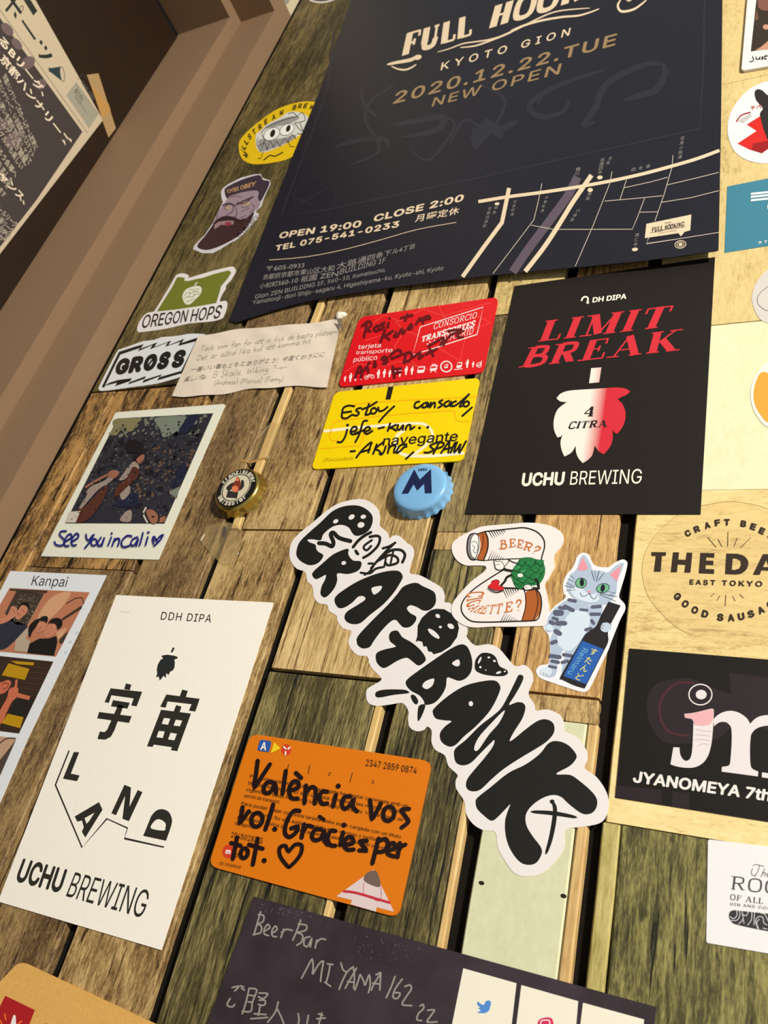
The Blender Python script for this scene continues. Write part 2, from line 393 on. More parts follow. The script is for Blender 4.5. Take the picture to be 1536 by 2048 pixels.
W_OL = wood('dark_olive_board', (28,24,12), (74,65,37), (124,108,66), .8, 7, 240, 12, 1)
W_BR = wood('brown_board', (38,26,15), (98,72,42), (184,142,84), .9, 4, 220, 20, 2)
W_B2 = wood('grey_brown_board', (46,34,22), (108,84,55), (162,134,88), .8, 4, 300, 16, 3)
W_B3 = wood('weathered_grey_board', (36,30,20), (92,78,50), (156,134,88), .9, 9, 300, 16, 15)
W_TN = wood('tan_board', (86,62,34), (176,146,93), (224,194,138), .75, 12, 330, 12, 4)
W_T2 = wood('tan_knotty_board', (62,44,26), (146,117,73), (198,168,114), .85, 5, 280, 18, 5)
W_OG = wood('furrowed_olive_board', (22,20,10), (82,74,43), (152,138,88), .8, 12, 330, 10, 6, bump=1.0, crack=.26)
W_OR = wood('orange_tan_board', (76,48,24), (170,130,78), (214,176,116), .8, 11, 300, 12, 7)
W_YL = wood('yellow_board', (140,116,66), (208,184,122), (226,202,144), .6, 3, 260, 10, 8, bump=.25, crack=.1)
W_YX = wood('yellow_cross_grain_board', (160,128,72), (222,197,134), (238,217,158), .6, 4, 240, 12, 9, bump=.25, cross=True, crack=.1)
W_CR = wood('cream_painted_board', (214,204,158), (230,222,182), (236,230,196), .4, 2, 120, 10, 10, bump=.12, crack=.03)
W_GC = wood('pale_green_painted_board', (192,194,156), (206,206,170), (216,216,184), .4, 2, 120, 8, 11, bump=.12, crack=.02)
W_DG = wood('dark_green_board', (28,27,14), (84,79,46), (150,142,84), .75, 7, 260, 10, 12, crack=.24)
W_SL = wood('pale_sliver_board', (176,144,88), (206,172,110), (222,194,136), .5, 14, 200, 10, 13, bump=.2, crack=.05)
W_EG = wood('worn_board_edge', (140,98,60), (196,160,104), (216,186,128), .6, 14, 200, 30, 14, bump=.2, crack=.08)
W_YG = wood('yellow_green_board_edge', (128,116,60), (176,162,98), (206,190,128), .6, 8, 200, 24, 15, bump=.2, crack=.08)
rnd = random.Random(3)
def plank(x0, x1, z0, z1, m, label=None, jag=(.25, .25), y=D, seg=22, edge=None):
    """one board: face with slightly uneven sawn edges and a small bevel back to the gap"""
    n = max(4, int((z1-z0)/seg)); vs, fs = [], []
    def prof(xa, xb, zz): return [(xa, y+4, zz), (xa+.1, y+.7, zz), (xa+.7, y, zz), (xb-.7, y, zz), (xb-.1, y+.7, zz), (xb, y+4, zz)]
    for i in range(n+1):
        zz = z0+(z1-z0)*i/n; vs += prof(x0+rnd.uniform(-1,1)*jag[0], x1+rnd.uniform(-1,1)*jag[1], zz)
    for i in range(n):
        for j in range(5): a = i*6+j; fs.append((a, a+1, a+7, a+6))
    top = n*6; fs.append(tuple(range(5, -1, -1))); fs.append(tuple(range(top, top+6)))
    return static('plank', vs, fs, m, wall, label=label)
plank(XC+1, -314, 284, ZHI, W_OL)
plank(XC+1, -397, 70, 282.5, W_BR); plank(XC+1, -397, ZLO, 69, W_B2)
plank(-395.5, -314, 150, 282, W_BR); plank(-395.5, -314, ZLO, 149.4, W_B2)
plank(-310, -265.5, 60, ZHI, W_B2); plank(-310, -266, ZLO, 59.5, W_B2)
plank(-260, -254.6, 177, ZHI, W_SL, 'narrow pale strip of board')
plank(-260, -213, ZLO, 175.4, W_T2); plank(-252.8, -213, 176.6, ZHI, W_T2)
plank(-207.5, -147.5, 103.6, ZHI, W_TN); plank(-207.5, -151.6, ZLO, 101.6, W_OG); plank(-151.5, -148.2, ZLO, 101.6, W_SL)
plank(-142.5, -103.5, 312.5, ZHI, W_YL); plank(-142.5, -103.5, 176, 311.5, W_B3); plank(-142.5, -106.6, 166.5, 175.6, W_TN); plank(-142.5, -106.6, ZLO, 166.2, W_OG); plank(-106.5,-103.6, ZLO, 175.4, W_EG)  # short tan piece paints in the highlight at the board's end
plank(-97.5, -61, 104.5, ZHI, W_OR); plank(-97.5, -61, 94.4, 103.4, W_T2)
plank(-97.2, -64.4, ZLO, 94, W_GC); plank(-64.2, -60.2, ZLO, 94, W_EG)
plank(-54.6, 60, 289.3, 480, W_YL); plank(-54.6, 60, 480.3, ZHI, W_YL)
plank(-54.6, 60, 197, 288.7, W_CR); plank(-54.6, 60, 61, 196.8, W_YX)
plank(-55.6, -49.4, ZLO, 60.6, W_YG); plank(-49.2, 60, ZLO, 60.6, W_DG)
for i, (a, b) in enumerate(((65,150),(155,240),(245,330),(335,419))):
    m1 = [W_TN, W_OG, W_YL, W_B2][i]; m2 = [W_YL, W_T2, W_OL, W_TN][i]
    plank(a, b, 120+i*60, ZHI, m1); plank(a, b, ZLO, 119+i*60, m2)
# nail holes in the pale green board
nm = mat((30,24,14), .8)
for px_, py_ in ((963,1766),(1127,1792)):
    p = WALL.px(px_, py_, .06); static('nail_hole', [(p.x+1.1*math.cos(t), p.y, p.z+.7*math.sin(t)) for t in [i*math.pi/4 for i in range(8)]], [tuple(range(8))], nm, wall)
# left wall with the stepped door casing
X1, X2 = XC-38, XC-99
Y0, Y1, Y2 = D-.6, 273.6, 261.6
Z0c, Z1c, Z2c = 750, 726, 712.5
tm = mat((136,110,84), .6, .2, grain=.05); dm = mat((38,24,12), .5, .3, grain=1.06)
plm = mat((206,192,160), .8, .1, grain=.04)
wl = static('wall_left', *boxv(XC-120, XC-1, -700, D-.2, Z0c+.2, ZHI), plm, kind='structure', label='cream plaster above the door casing')
def casing():
    Yb = -700; v, f = [], []
    def q(*p): b = len(v); v.extend(p); f.append((b, b+1, b+2, b+3))
    # jamb
    q((XC,Y0,ZLO),(XC,Y1,ZLO),(XC,Y1,Z1c),(XC,Y0,Z0c)); q((XC,Y1,ZLO),(X1,Y1,ZLO),(X1,Y1,Z1c),(XC,Y1,Z1c))
    q((X1,Y1,ZLO),(X1,Y2,ZLO),(X1,Y2,Z2c),(X1,Y1,Z1c)); q((X1,Y2,ZLO),(X2,Y2,ZLO),(X2,Y2,Z2c),(X1,Y2,Z2c))
    # header
    q((XC,Y0,Z0c),(XC,Y1,Z1c),(XC,Yb,Z1c),(XC,Yb,Z0c)); q((XC,Y1,Z1c),(X1,Y1,Z1c),(X1,Yb,Z1c),(XC,Yb,Z1c))
    q((X1,Y1,Z1c),(X1,Y2,Z2c),(X1,Yb,Z2c),(X1,Yb,Z1c)); q((X1,Y2,Z2c),(X2,Y2,Z2c),(X2,Yb,Z2c),(X1,Yb,Z2c))
    q((XC,Y0,ZLO),(XC,Y0,Z0c),(XC-2,Y0+.5,Z0c),(XC-2,Y0+.5,ZLO))
    return v, f
static('trim_1', *casing(), tm, kind='structure', label='stepped taupe door casing')
door = static('door_1', *boxv(X2-30, X2+1, -700, Y2+20, ZLO, Z2c-6), dm, kind='structure', label='dark brown door panel')
static('trim_2', *boxv(X2-30, X2-.5, -700, Y2+20, Z2c-6, Z2c+5), mat((14,11,9), .7), kind='structure', label='black gap above the door')
# ------------------------------------------------------------------ bank-card sized travel cards
BK = mat((24,20,20), .45, .3); WH = mat((236,232,226), .5)
t = Thing('travel_card', 'orange travel card with thick black handwriting and a heart', 'card', (640,1650), t=.8)
t.sheet(roundq([(501,1467),(864.2,1522.7),(796.1,1835.5),(416.6,1731.7)], 20), mat((214,116,14), .4, .4), 'card')
p = t.part('train_picture', mat((214,196,196), .4)); p.poly(z('T','1066,918 1192,1178 1085,1150 1080,1178 925,1132 935,1106 838,1083'))
p = t.part('train_window', mat((112,92,84), .3)); p.poly(smooth(z('T','1045,930 1085,930 1110,1010 1085,1025 1010,990 1015,950')))
p = t.part('train_stripe', mat((190,48,60), .4)); p.line(z('T','885,1052 960,1062 1090,1100 1165,1122'), 5); p.line(z('T','1008,1000 1003,1060 1020,1072 1105,1112 1112,1020'), .8, True)
p = t.part('blue_logo', mat((44,84,160))); p.poly(roundq(z('T','368,120 440,130 425,198 352,187'), 4))
p = t.part('logo_letter', WH); p.text('A', z('T','378,133 412,138 405,188 370,184'), .02)
p.line(z('T','513,165 525,175'), 2.2); p.line(z('T','552,170 540,180'), 2.2); p.line(z('T','525,212 526,195'), 2.6)
p = t.part('yellow_arrow', mat((232,200,28))); p.poly(z('T','455,135 495,175 435,205'))
p = t.part('red_logo', mat((206,60,34)), k=1); p.poly(ell(z('T','530,183')[0], 10, 11.5)); p.poly(ell(z('T','172,808')[0], 11.5, 13.5))
p = t.part('logo_mark', WH, k=6)
for a, b in (('515,165','527,177'),('552,168','541,178')): p.line(z('T', a+' '+b), 3)
p.line(z('T','525,213 526,196'), 3); p.text('m', z('T','160,797 190,800 185,825 155,822'), .04)
p = t.part('small_print', mat((70,44,20), .5))
p.text('2347 2859 0874', z('T','1022,240 1337,290 1330,330 1018,280'), .0)
p.text('20450283 3', z('T','195,685 388,725 382,760 190,718'))
p.text('etro', z('T','200,808 260,818 255,850 195,838')); p.text('CIF: Q9650001B', z('T','122,868 252,895 248,915 118,888'))
for a in ('675,275 665,330','545,270 540,300','938,322 922,382'): p.line(z('T', a), 1)
p.text('2', z('T','790,318 805,320 802,342 787,340')); p.text('3', z('T','1057,368 1072,370 1069,392 1054,390'))
rows = [('Per poder viatjar amb aquesta targeta ha d\'estar carregada amb un', 312,332, 1280,515),
 ('títol de transport. El seu ús està sotmès a les normes i tarifes', 298,373, 1265,558),('vigents en cada moment i tots els títols no vàlids. Valida abans de', 287,413, 1252,600),
 ('servici de transport.', 275,450, 495,492),('Para poder viajar con esta tarjeta debe estar cargada con un título', 258,498, 1237,705),
 ('de transporte. Su uso está sometido a las normas y tarifas en vigor', 245,540, 1225,750),('autorizado. Todos los títulos cargados validos. Validar el servicio de', 232,582, 1212,790),('transporte.', 218,622, 335,645)]
for s_, x0, y0, x1, y1 in rows:
    dx, dy = x1-x0, y1-y0; p.text(s_, z('T', '%d,%d %d,%d %d,%d %d,%d' % (x0,y0,x1,y1,x1-6,y1+27,x0-6,y0+27)), -.004)
p = t.part('handwriting', mat((30,16,16), .35, .4))
W_ = 8.4
for s_ in ('355,250 345,330 335,412 385,340 430,272','455,385 415,382 392,420 402,448 435,440 462,395 468,450','528,312 518,380 508,452','560,432 605,412 600,378 568,382 548,430 562,478 600,482',
 '590,325 622,355','652,402 642,510','650,450 685,412 712,430 705,512','782,440 750,440 735,478 750,512 782,512','835,460 818,530','925,470 890,472 872,515 890,545 925,520 945,485 940,530 965,560',
 '1045,492 1052,545 1058,605 1090,555 1112,512','1285,545 1240,552 1262,590 1280,625 1240,660',
 '262,535 255,580 245,630 275,595 300,560','450,520 430,590 402,672','612,558 575,560 535,620 522,690 550,718 590,690 600,655 562,665','640,640 625,722','632,685 660,650 690,655','745,672 710,672 688,710 705,738 745,725 765,680 760,730 785,765',
 '832,682 805,680 785,720 798,765 832,772','880,690 862,768','898,765 940,755 935,722 905,722 885,765 905,795 945,795','1025,742 985,745 1005,775 1020,800 980,800',
 '1098,728 1080,800 1060,880','1095,745 1140,730 1155,765 1130,805 1090,810','1158,800 1198,785 1190,755 1160,775 1155,820 1195,838','1228,755 1215,842','1222,800 1240,775 1262,765',
 '228,722 215,790 202,852','192,755 250,772','355,728 340,810 325,888','302,765 385,790'): p.line(z('T', s_), W_)
for c_, a, b in (('1160,575',11,14.5),('350,612',11,14),('272,818',7,10)): p.line(ell(z('T', c_)[0], a, b, 15), W_, closed=True)
for c_ in ('850,405','460,670','885,645','395,863'): p.poly(ell(z('T', c_)[0], 5, 5))
p.line(z('T','735,592 762,612'), 7)
p.line(z('T','540,900 495,840 490,785 525,772 545,805 585,765 625,770 620,820 585,870 550,902'), 7.5)

t.sub('train_picture','train_window','train_stripe'); t.sub('blue_logo','logo_letter')
t = Thing('travel_card', 'red travel card with white pictograms and dark marker scrawl', 'card', (840,690), t=.8)
t.sheet(roundq([(718.7,634.4),(997.3,593.7),(966.4,745.4),(675.7,774.4)], 14), mat((214,16,28), .35, .4), 'card')
p = t.part('map_lines', mat((232,66,62), .4))
for s_ in ('450,300 620,180','620,180 720,230 900,140','900,140 1050,190 1400,90','1050,190 1010,110','1050,190 1120,330','1120,330 1400,240','480,370 600,330 760,300 870,330','700,230 760,300 690,420','690,420 860,560','600,560 720,520 860,560 1000,600','1010,420 1170,520','1170,520 1160,590','1400,240 1290,190','1170,520 1210,340','330,600 420,540 560,560','560,560 600,660'): p.line(z('J', s_), 1.6, False)
p = t.part('printed_lettering', mat((246,226,222), .5))
p.line(z('J','880,270 1340,125 1295,325 825,475'), 1.6, False, True)
p.serif('CONSORCIO', z('J','985,243 1298,160 1288,203 975,287'), T=.1, t=.07, ser=.12)
p.serif('TRANSPORTES', z('J','895,340 1287,222 1275,266 885,382'), T=.24, t=.13, ser=.2)
p.serif('MADRID', z('J','1050,325 1272,273 1262,320 1040,378'), T=.1, t=.07, ser=.12)
for i in range(7): p.poly(ell(z('J', '%d,%d' % (932+i*17, 395-(i % 2)*12-i*4))[0], 1.6, 1.6, n=8))
p.text('tarjeta', z('J','430,400 594,386 590,428 420,442')); p.text('transporte', z('J','414,447 682,425 672,462 405,478')); p.text('público', z('J','398,490 570,472 560,520 388,535'))
p = t.part('pictograms', mat((246,226,222), .5), k=2)
def person(cx_, cy_, h_, wd=.34):
    x, y = z('J', '%f,%f' % (cx_, cy_))[0]; h = h_/3.657
    p.poly(ell((x+h*.1, y-h*.42), h*.11, h*.11, n=10)); p.poly([(x-h*wd*.5+h*.06,y-h*.28),(x+h*wd*.5+h*.06,y-h*.3),(x+h*wd*.5,y+h*.06),(x+h*.12,y+h*.08),(x+h*.08,y+h*.48),(x-h*.1,y+h*.5),(x-h*.08,y+h*.08),(x-h*wd*.5,y+h*.08)])
for i, (x, y, h) in enumerate(((328,650,42),(368,640,62),(405,636,58),(445,634,46),(572,614,62),(615,610,60),(655,612,52),(690,606,58),(730,604,60),(775,590,62),(818,590,58),(1222,540,60),(1265,545,44))): person(x, y, h)
p.line(ell(z('J','485,640')[0], 3.5, 3.5), 1, closed=True); p.line(ell(z('J','530,633')[0], 3.5, 3.5), 1, closed=True); p.line(z('J','485,640 505,618 525,622 530,633'), 1.4, False); p.line(z('J','505,640 505,618'), 1.2)
def q_(x0, y0, x1, y1, hh): return z('J', '%f,%f %f,%f %f,%f %f,%f' % (x0+hh*.2,y0,x1+hh*.2,y1,x1,y1+hh,x0,y0+hh))
R_CARD = []
p.poly(roundq(q_(855,560,908,556,48), 3)); p.poly(roundq(q_(948,552,1000,546,40), 3)); p.line(ell(z('J','1070,560')[0], 11, 10.5), 2.4, closed=True); p.poly(roundq(q_(1053,545,1080,542,28), 2)); p.poly(roundq(q_(1142,530,1180,526,42), 3)); p.line(z('J','1128,582 1188,576'), 1.4)
p.line(z('J','955,602 975,585 995,600'), 1.3); p.line(z('J','965,545 990,542'), 1.3)
p.line(ell(z('J','1310,548')[0], 4.5, 4.5), 1.4, closed=True); p.line(z('J','1328,520 1318,545 1290,555'), 1.8)
p = t.part('pictogram_windows', mat((214,16,28), .4), k=4)
for a in (q_(864,568,904,565,16), q_(956,560,994,556,13), q_(1059,550,1077,548,10), q_(1149,536,1177,533,14)): p.poly(a)
p = t.part('marker_scrawl', mat((96,12,20), .4), k=5)
for s_ in ('490,238 480,290 468,342','455,262 500,228 522,250 490,290 480,290','485,290 515,302','560,262 540,285 555,300 578,288 572,262 560,262','618,238 592,250 615,268 590,290','648,240 642,272','655,205 656,206','740,205 822,184','785,178 770,222',
 '622,292 605,335 590,378','680,300 640,325 610,335 640,350 652,362','705,310 690,340 715,335','725,318 745,285 752,318 770,295','790,282 812,250 820,275 795,285','850,248 880,205 900,238','862,228 930,190 950,205 905,215',
 '405,640 420,590 440,560 455,600 445,640','415,605 450,598','470,585 490,560 500,600','500,540 510,530','540,560 548,520 555,560','600,500 625,480 600,505 640,510 625,540','660,480 700,445 730,440 740,470 700,490 670,500','640,490 610,540',
 '775,470 762,530','760,470 805,455 820,490 790,520 765,525','830,490 880,455 870,500 900,480','920,470 960,450 1000,430','950,430 975,480','680,560 690,640','675,580 740,575','690,610 735,600','940,410 1000,375 1050,350 1030,400','1050,400 1100,330 1190,300','1085,300 1180,290 1150,340 1190,345'): p.line(z('J', s_), 5.2)

t.sub('pictograms','pictogram_windows')
t = Thing('travel_card', 'yellow travel card with black handwriting and a white loop', 'card', (800,845), t=.8)
t.sheet(roundq([(669.7,784.2),(960.3,755.5),(925.6,921.5),(622.4,938.7)], 12), mat((238,206,0), .35, .4), 'card')
p = t.part('white_loop', mat((240,232,196), .45)); p.line(z('J','180,1032 400,1008 640,988 850,975 925,990 968,1045 955,1095 905,1150 840,1200 860,1215'), 5.5); p.line(z('J','760,1025 712,1065 698,1115 712,1170 760,1205 860,1215 1000,1210 1190,1192'), 6.5)
p = t.part('orange_lines', mat((240,176,0), .45), k=1)
for s_ in ('340,850 420,835 620,815 1290,780','235,990 270,960 380,945 650,915 900,895 1110,882 1130,895 1150,955 1245,960','230,1040 215,1070 235,1100 280,1100','150,1160 400,1140 440,1130 462,1080 470,1030','232,1000 222,1045'): p.line(z('J', s_), 2.2)
p = t.part('printed_lettering', mat((30,26,14), .5)); p.poly(z('J','645,708 685,705 662,800 625,802'))
p.text('navegante', z('J','615,1072 1162,1036 1145,1125 598,1160'), .012)
p = t.part('serial_number', mat((150,112,10), .5), k=2); p.text('CP2421645604', z('J','174,1233 394,1220 388,1243 168,1256'))
p = t.part('handwriting', BK, k=4)
for s_ in ('397,850 355,845 318,862 308,900 308,932 340,938 380,912','318,896 375,888','445,862 420,868 412,882 432,898 415,918 385,912','505,832 490,880 480,912 512,905','455,872 510,850 562,818','548,860 525,870 518,898 545,902 562,878 545,862','572,858 580,885 612,878 640,855','690,850 650,885 612,925 578,965',
 '872,815 845,825 838,855 862,862 892,840','930,822 902,832 895,856 918,856 938,825 935,855','958,822 950,858 975,825 988,828 985,858','1042,805 1018,818 1042,840 1012,860','1090,810 1060,825 1060,850 1085,845 1105,815 1100,848','1142,812 1115,825 1112,848 1140,842 1200,795 1240,758 1225,775 1170,845 1185,848','1225,812 1200,825 1200,848 1225,848 1238,825 1222,812','1258,858 1222,890 1188,920',
 '345,1020 335,1060 318,1095 300,1112 275,1112','372,1038 412,1025 410,1000 385,1005 370,1035 382,1055 420,1048','492,955 465,960 450,1000 432,1060 405,1112','398,1050 440,1035 475,1022','472,1038 512,1020 502,1000 478,1012 472,1040 492,1052 530,1030','575,1012 615,1002','660,975 652,1000 642,1030','702,985 662,1006 680,1012 702,1028','718,985 712,1015 730,1020 755,988 752,1022','772,1022 785,990 808,988 808,1018 838,1000',
 '370,1180 402,1177','412,1225 460,1165 522,1112 512,1150 500,1188','438,1188 512,1165','562,1128 548,1165 535,1198','612,1110 552,1160 575,1172 592,1192','628,1142 615,1180 598,1202 582,1198','655,1135 642,1192','648,1165 668,1140 700,1138 690,1165 688,1190','780,1128 735,1135 712,1168 705,1190 730,1180 760,1150 780,1145','830,1185 775,1235','1012,1112 955,1135 962,1152 978,1168 942,1188 910,1188','1022,1108 1000,1150 975,1198','1015,1112 1052,1120 1040,1145 1000,1160','1095,1100 1060,1150 1032,1192','1095,1100 1090,1150 1085,1190','1048,1168 1108,1152','1135,1115 1118,1150 1102,1190','1150,1112 1135,1150 1128,1188 1160,1150 1175,1125 1165,1165 1165,1190 1190,1150 1215,1105'): p.line(z('J', s_), 3.9)
for c_ in ('348,987','875,1008','935,1003'): p.poly(ell(z('J', c_)[0], 3, 2.8, n=10))

# the tan card at the lower left
t = Thing('membership_card', 'tan rounded card with a red square at the bottom left', 'card', (60,2000), t=.8)
t.sheet(roundq([(40,1921),(380,2080),(350,2200),(-120,2090)], 18), mat((216,168,92), .5, .3, grain=.05), 'card')
p = t.part('red_square', mat((168,30,34))); p.poly(z('Y','38,700 255,805 180,1000 -60,900'))
p = t.part('square_letter', WH); p.line(z('Y','70,960 105,850'), 5); p.line(z('Y','105,850 112,960'), 5)
p = t.part('orange_rays', mat((232,110,40)), k=2)
for s_ in ('35,835 42,875','158,885 130,910','0,880 14,905'): p.line(z('Y', s_), 3)
p = t.part('black_print', mat((40,30,24)), k=1); p.text('I', z('Y','325,905 345,905 340,960 315,960'), .03)
t.sub('red_square','square_letter')
# ------------------------------------------------------------------ postcards and posters
PAPERM = mat((242,236,224), .6, .2, grain=.015)
t = Thing('postcard', 'white postcard with black zigzag letters, leaning over a board gap', 'postcard', (270,1550), t=.5)
t.sheet([(232,1190),(546,1205),(545,1210),(322,1900),(-4,1803)], PAPERM, 'card')
CH = mat((44,42,36), .55)
p = t.part('printed_lettering', CH)
p.text('DDH DIPA', z('X','622,165 1004,187 990,246 610,225'), .006, 1.12)
# two block characters
for s_ in ('348,708 390,718 378,760 335,752','232,745 472,772 430,882 388,876 407,822 238,798 220,855 186,852','250,835 378,855 360,900 235,882','145,925 392,957 372,1008 130,973',
 '775,755 818,765 803,812 757,805','655,792 908,825 875,922 826,915 846,866 664,845 650,893 608,885','730,872 770,885 752,940 705,935'): p.poly(z('X', s_))
p.poly(z('X','290,870 330,878 262,1062 235,1112 192,1135 132,1130 150,1073 186,1078 206,1060'))
p.poly(z('X','615,908 842,937 738,1222 690,1215 697,1192 560,1172 551,1190 508,1185'), [z('X', h) for h in ('637,970 685,975 668,1022 620,1015','727,983 776,990 757,1034 710,1028','598,1068 643,1073 628,1122 580,1117','687,1082 735,1090 716,1140 668,1133')])
p.poly(z('V','630,187 676,190 605,372 680,388 657,437 537,415'))
p.poly(z('V','637,738 845,615 875,680 728,918 698,868 715,830 700,772 660,782'), [z('V','722,752 806,705 762,775 738,800')])
p.poly(z('V','1062,467 1118,490 1105,655 1175,512 1216,530 1100,778 1045,757 1068,560 990,727 950,710'))
p.poly(smooth(z('V','1222,903 1290,735'), False)+smooth(z('V','1290,735 1330,690 1385,675 1440,700 1467,760 1460,820 1417,945'), False), [smooth(z('V','1288,838 1320,775 1365,762 1412,795 1412,830 1398,858'))])
p = t.part('zigzag_line', CH, k=1); p.line(z('V','590,175 473,468 700,1003 912,757 1088,837 1062,925 1400,1000'), 2.9, False, caps=False)
p = t.part('brewer_name', CH, k=1)
p.text('UCHU', z('V','200,1092 578,1188 512,1395 125,1292'), .03); p.text('BREWING', z('V','643,1210 1290,1372 1215,1608 560,1420'), -.004)
p = t.part('hop_icon', mat((38,42,42), .5), k=1); p.poly(z('X','703,436 719,438 702,474 687,472'))
p.poly(z('X','618,498 660,490 715,498 742,508 738,520 715,528 720,550 716,590 703,612 684,618 672,645 655,630 650,668 635,650 605,688 597,655 577,665 586,630 582,605 590,565 610,530 632,517 622,510'))
p = t.part('dent', mat((206,198,182), .6), k=1); p.line(z('X','300,158 335,168 375,165'), .9)

BLKC = mat((29,24,20), .55, .25, grain=.03)
t = Thing('postcard', 'black postcard with red slanted lettering and a white and red hop cone', 'postcard', (1180,780), t=.5)
t.sheet([(1029,572),(1430,514),(1401,1028),(930,1028)], BLKC, 'card')
RD = mat((206,44,56), .5)
p = t.part('red_lettering', RD); p.serif('LIMIT', z('K','508,418 1264,325 1205,455 460,542'), T=.21, t=.055, ser=.165, gap=.12); p.serif('BREAK', z('K','405,577 1322,465 1296,592 345,695'), T=.21, t=.055, ser=.165, gap=.12)
p = t.part('white_lettering', mat((240,232,216))); p.text('DH DIPA', z('K','786,280 986,257 982,288 781,311'), .03); p.line(z('K','718,298 728,280 748,277 757,290 752,305'), 3.2); p.poly(z('K','750,305 764,306 760,318 746,315'))
p.text('UCHU', z('K','372,1316 622,1308 612,1390 360,1397'), .035); p.text('BREWING', z('K','658,1307 1078,1292 1070,1380 648,1388'), .004)
def rampx(c0, c1, xa, xb):
    m = bpy.data.materials.new('white_to_red_print'); m.use_nodes = True; nt = m.node_tree; L = nt.links.new; b = nt.nodes['Principled BSDF']; b.inputs['Roughness'].default_value = .5
    tc = nt.nodes.new('ShaderNodeTexCoord'); sx = nt.nodes.new('ShaderNodeSeparateXYZ'); mr = nt.nodes.new('ShaderNodeMapRange'); r = nt.nodes.new('ShaderNodeValToRGB')
    L(tc.outputs['Object'], sx.inputs[0]); L(sx.outputs[0], mr.inputs[0]); mr.inputs[1].default_value = xa/1000; mr.inputs[2].default_value = xb/1000
    L(mr.outputs[0], r.inputs[0]); L(r.outputs[0], b.inputs['Base Color']); r.color_ramp.elements[0].color = tuple(lin(v) for v in c0)+(1,); r.color_ramp.elements[1].color = tuple(lin(v) for v in c1)+(1,); return m
xs = WALL.px(*z('K','815,870')[0]).x - t.org.x
p = t.part('hop_cone', rampx((236,228,216), (206,34,52), xs-3.5, xs+4))
def seg(*ss):
    o = []
    for s_ in ss: o += smooth(z('K', s_), False, 3)[:-1]
    return o
p.poly(seg('570,877 592,850 635,833 700,826 800,820','800,820 870,815 930,812 975,818 1006,835','1006,835 985,855 955,868 930,882','930,882 960,910 978,965 968,1030 930,1087','930,1087 915,1080 900,1062','900,1062 903,1110 888,1160 850,1207','850,1207 820,1190 795,1155','795,1155 782,1210 755,1240 725,1259','725,1259 700,1230 686,1195 683,1155','683,1155 660,1195 617,1220','617,1220 600,1180 594,1130 612,1078','612,1078 598,1100 575,1107','575,1107 555,1060 555,1000 578,940 632,898','632,898 595,895 570,877'))
p.poly(z('K','775,698 836,693 822,782 762,787'))
p = t.part('hop_lettering', mat((30,22,20))); p.serif('4', z('K','742,926 796,924 786,983 728,984'), T=.2, t=.09); p.serif('CITRA', z('K','655,1015 875,1003 868,1045 635,1057'), T=.2, t=.08, ser=.17, gap=.08)

# navy opening poster: its lower edge stands a few mm off the wall
NP = tilted([(700,0,.3),(462,640,1.2),(1437,500,5.5)])
t = Thing('poster', 'large navy opening poster with cream lettering and a street map', 'poster', (960,330), plane=NP, base=0, t=.35)
t.sheet([(705,-10),(640,180),(590,300),(458,640),(473,645)]+smooth([(473,645),(600,606),(760,578),(960,553),(1180,532),(1300,520),(1432,502)], False, 3)[1:]+[(1437,500),(1442,250),(1445,-10)], mat((25,26,37), .5, .3), 'sheet')
CRM = mat((226,204,172), .45, .4); GLD = mat((150,124,86), .4, .4); FNT = mat((38,39,49), .5, .3); DIM = mat((150,144,138), .5); MV = mat((92,80,92), .45)
p = t.part('faint_ornament', FNT)
p.line([(668,60),(655,180),(562,432),(650,420),(950,357),(1160,310),(1400,258),(1407,120),(1409,-5)], 3.2, False)
for s_, wd in (('790,170 745,200 730,240 760,300 700,330',7),('870,230 910,250 860,320 820,300',6),('960,170 1010,200 980,260 930,240 900,290',7)):
    p.line([tuple(float(v) for v in q.split(',')) for q in s_.split()], wd, taper=True)
for s_, wd in (('800,540 600,600 400,680 240,780 240,860 340,900 480,860 530,780',22),('1250,490 1100,500 850,620 770,720 740,820 640,960 720,940',26),('1250,490 1270,560 1200,690 1050,740 950,770',26),('450,650 330,720 290,800',14)): p.line(z('D', s_), wd/3.84*2, taper=True)
for s_, wd in (('520,960 700,930 900,900 860,1000 620,1050',26),('1270,930 1350,990 1480,930',26),('80,1130 250,1080 460,1070 480,1130',20),('1130,1060 1250,950 1240,1060',40),('280,680 300,800 400,900',16)): p.line(z('C', s_), wd/3.84*2, taper=True)
p.line(ell((630,395), 42, 40, n=28), 1.6, closed=True); p.line([(596,398),(628,412)], 3); p.line([(600,410),(655,375)], 2)
p.poly(smooth(z('F','130,20 200,0 210,50 150,140 120,90'))); p.poly(smooth(z('F','220,0 290,40 290,80 240,50')))
p = t.part('title', CRM)
p.serif('FULL', z('C','628,258 1135,108 1125,268 590,430'), T=.27, t=.1, ser=.1, gap=.04)
p.serif('HOOKING', [(990,12),(1300,-88),(1289,-42),(978,57)], T=.27, t=.1, ser=.12, gap=.05)
p.line(z('C','480,495 560,478 650,462 700,440 730,432'), 7, taper=True); p.poly(ell(z('C','712,440')[0], 8, 5, -15)); p.line(z('C','510,508 560,530 620,535 670,515 700,495'), 3.6, taper=True)
p.line(z('C','865,400 960,372 1060,335 1160,320 1280,300 1420,250')+z('D','200,190 330,125 450,85 600,68 690,62')[1:], 3.0, taper=True); p.line(z('C','1040,365 1160,350 1300,300 1420,250')+z('D','100,232 200,190 330,155 480,130 600,120 690,95 760,68'), 4.4, taper=True)
p.line(z('D','925,0 905,40 920,80 960,88 1040,65 1125,0'), 5, taper=True); p.line(z('D','970,-5 990,8 1015,-10'), 2.5)
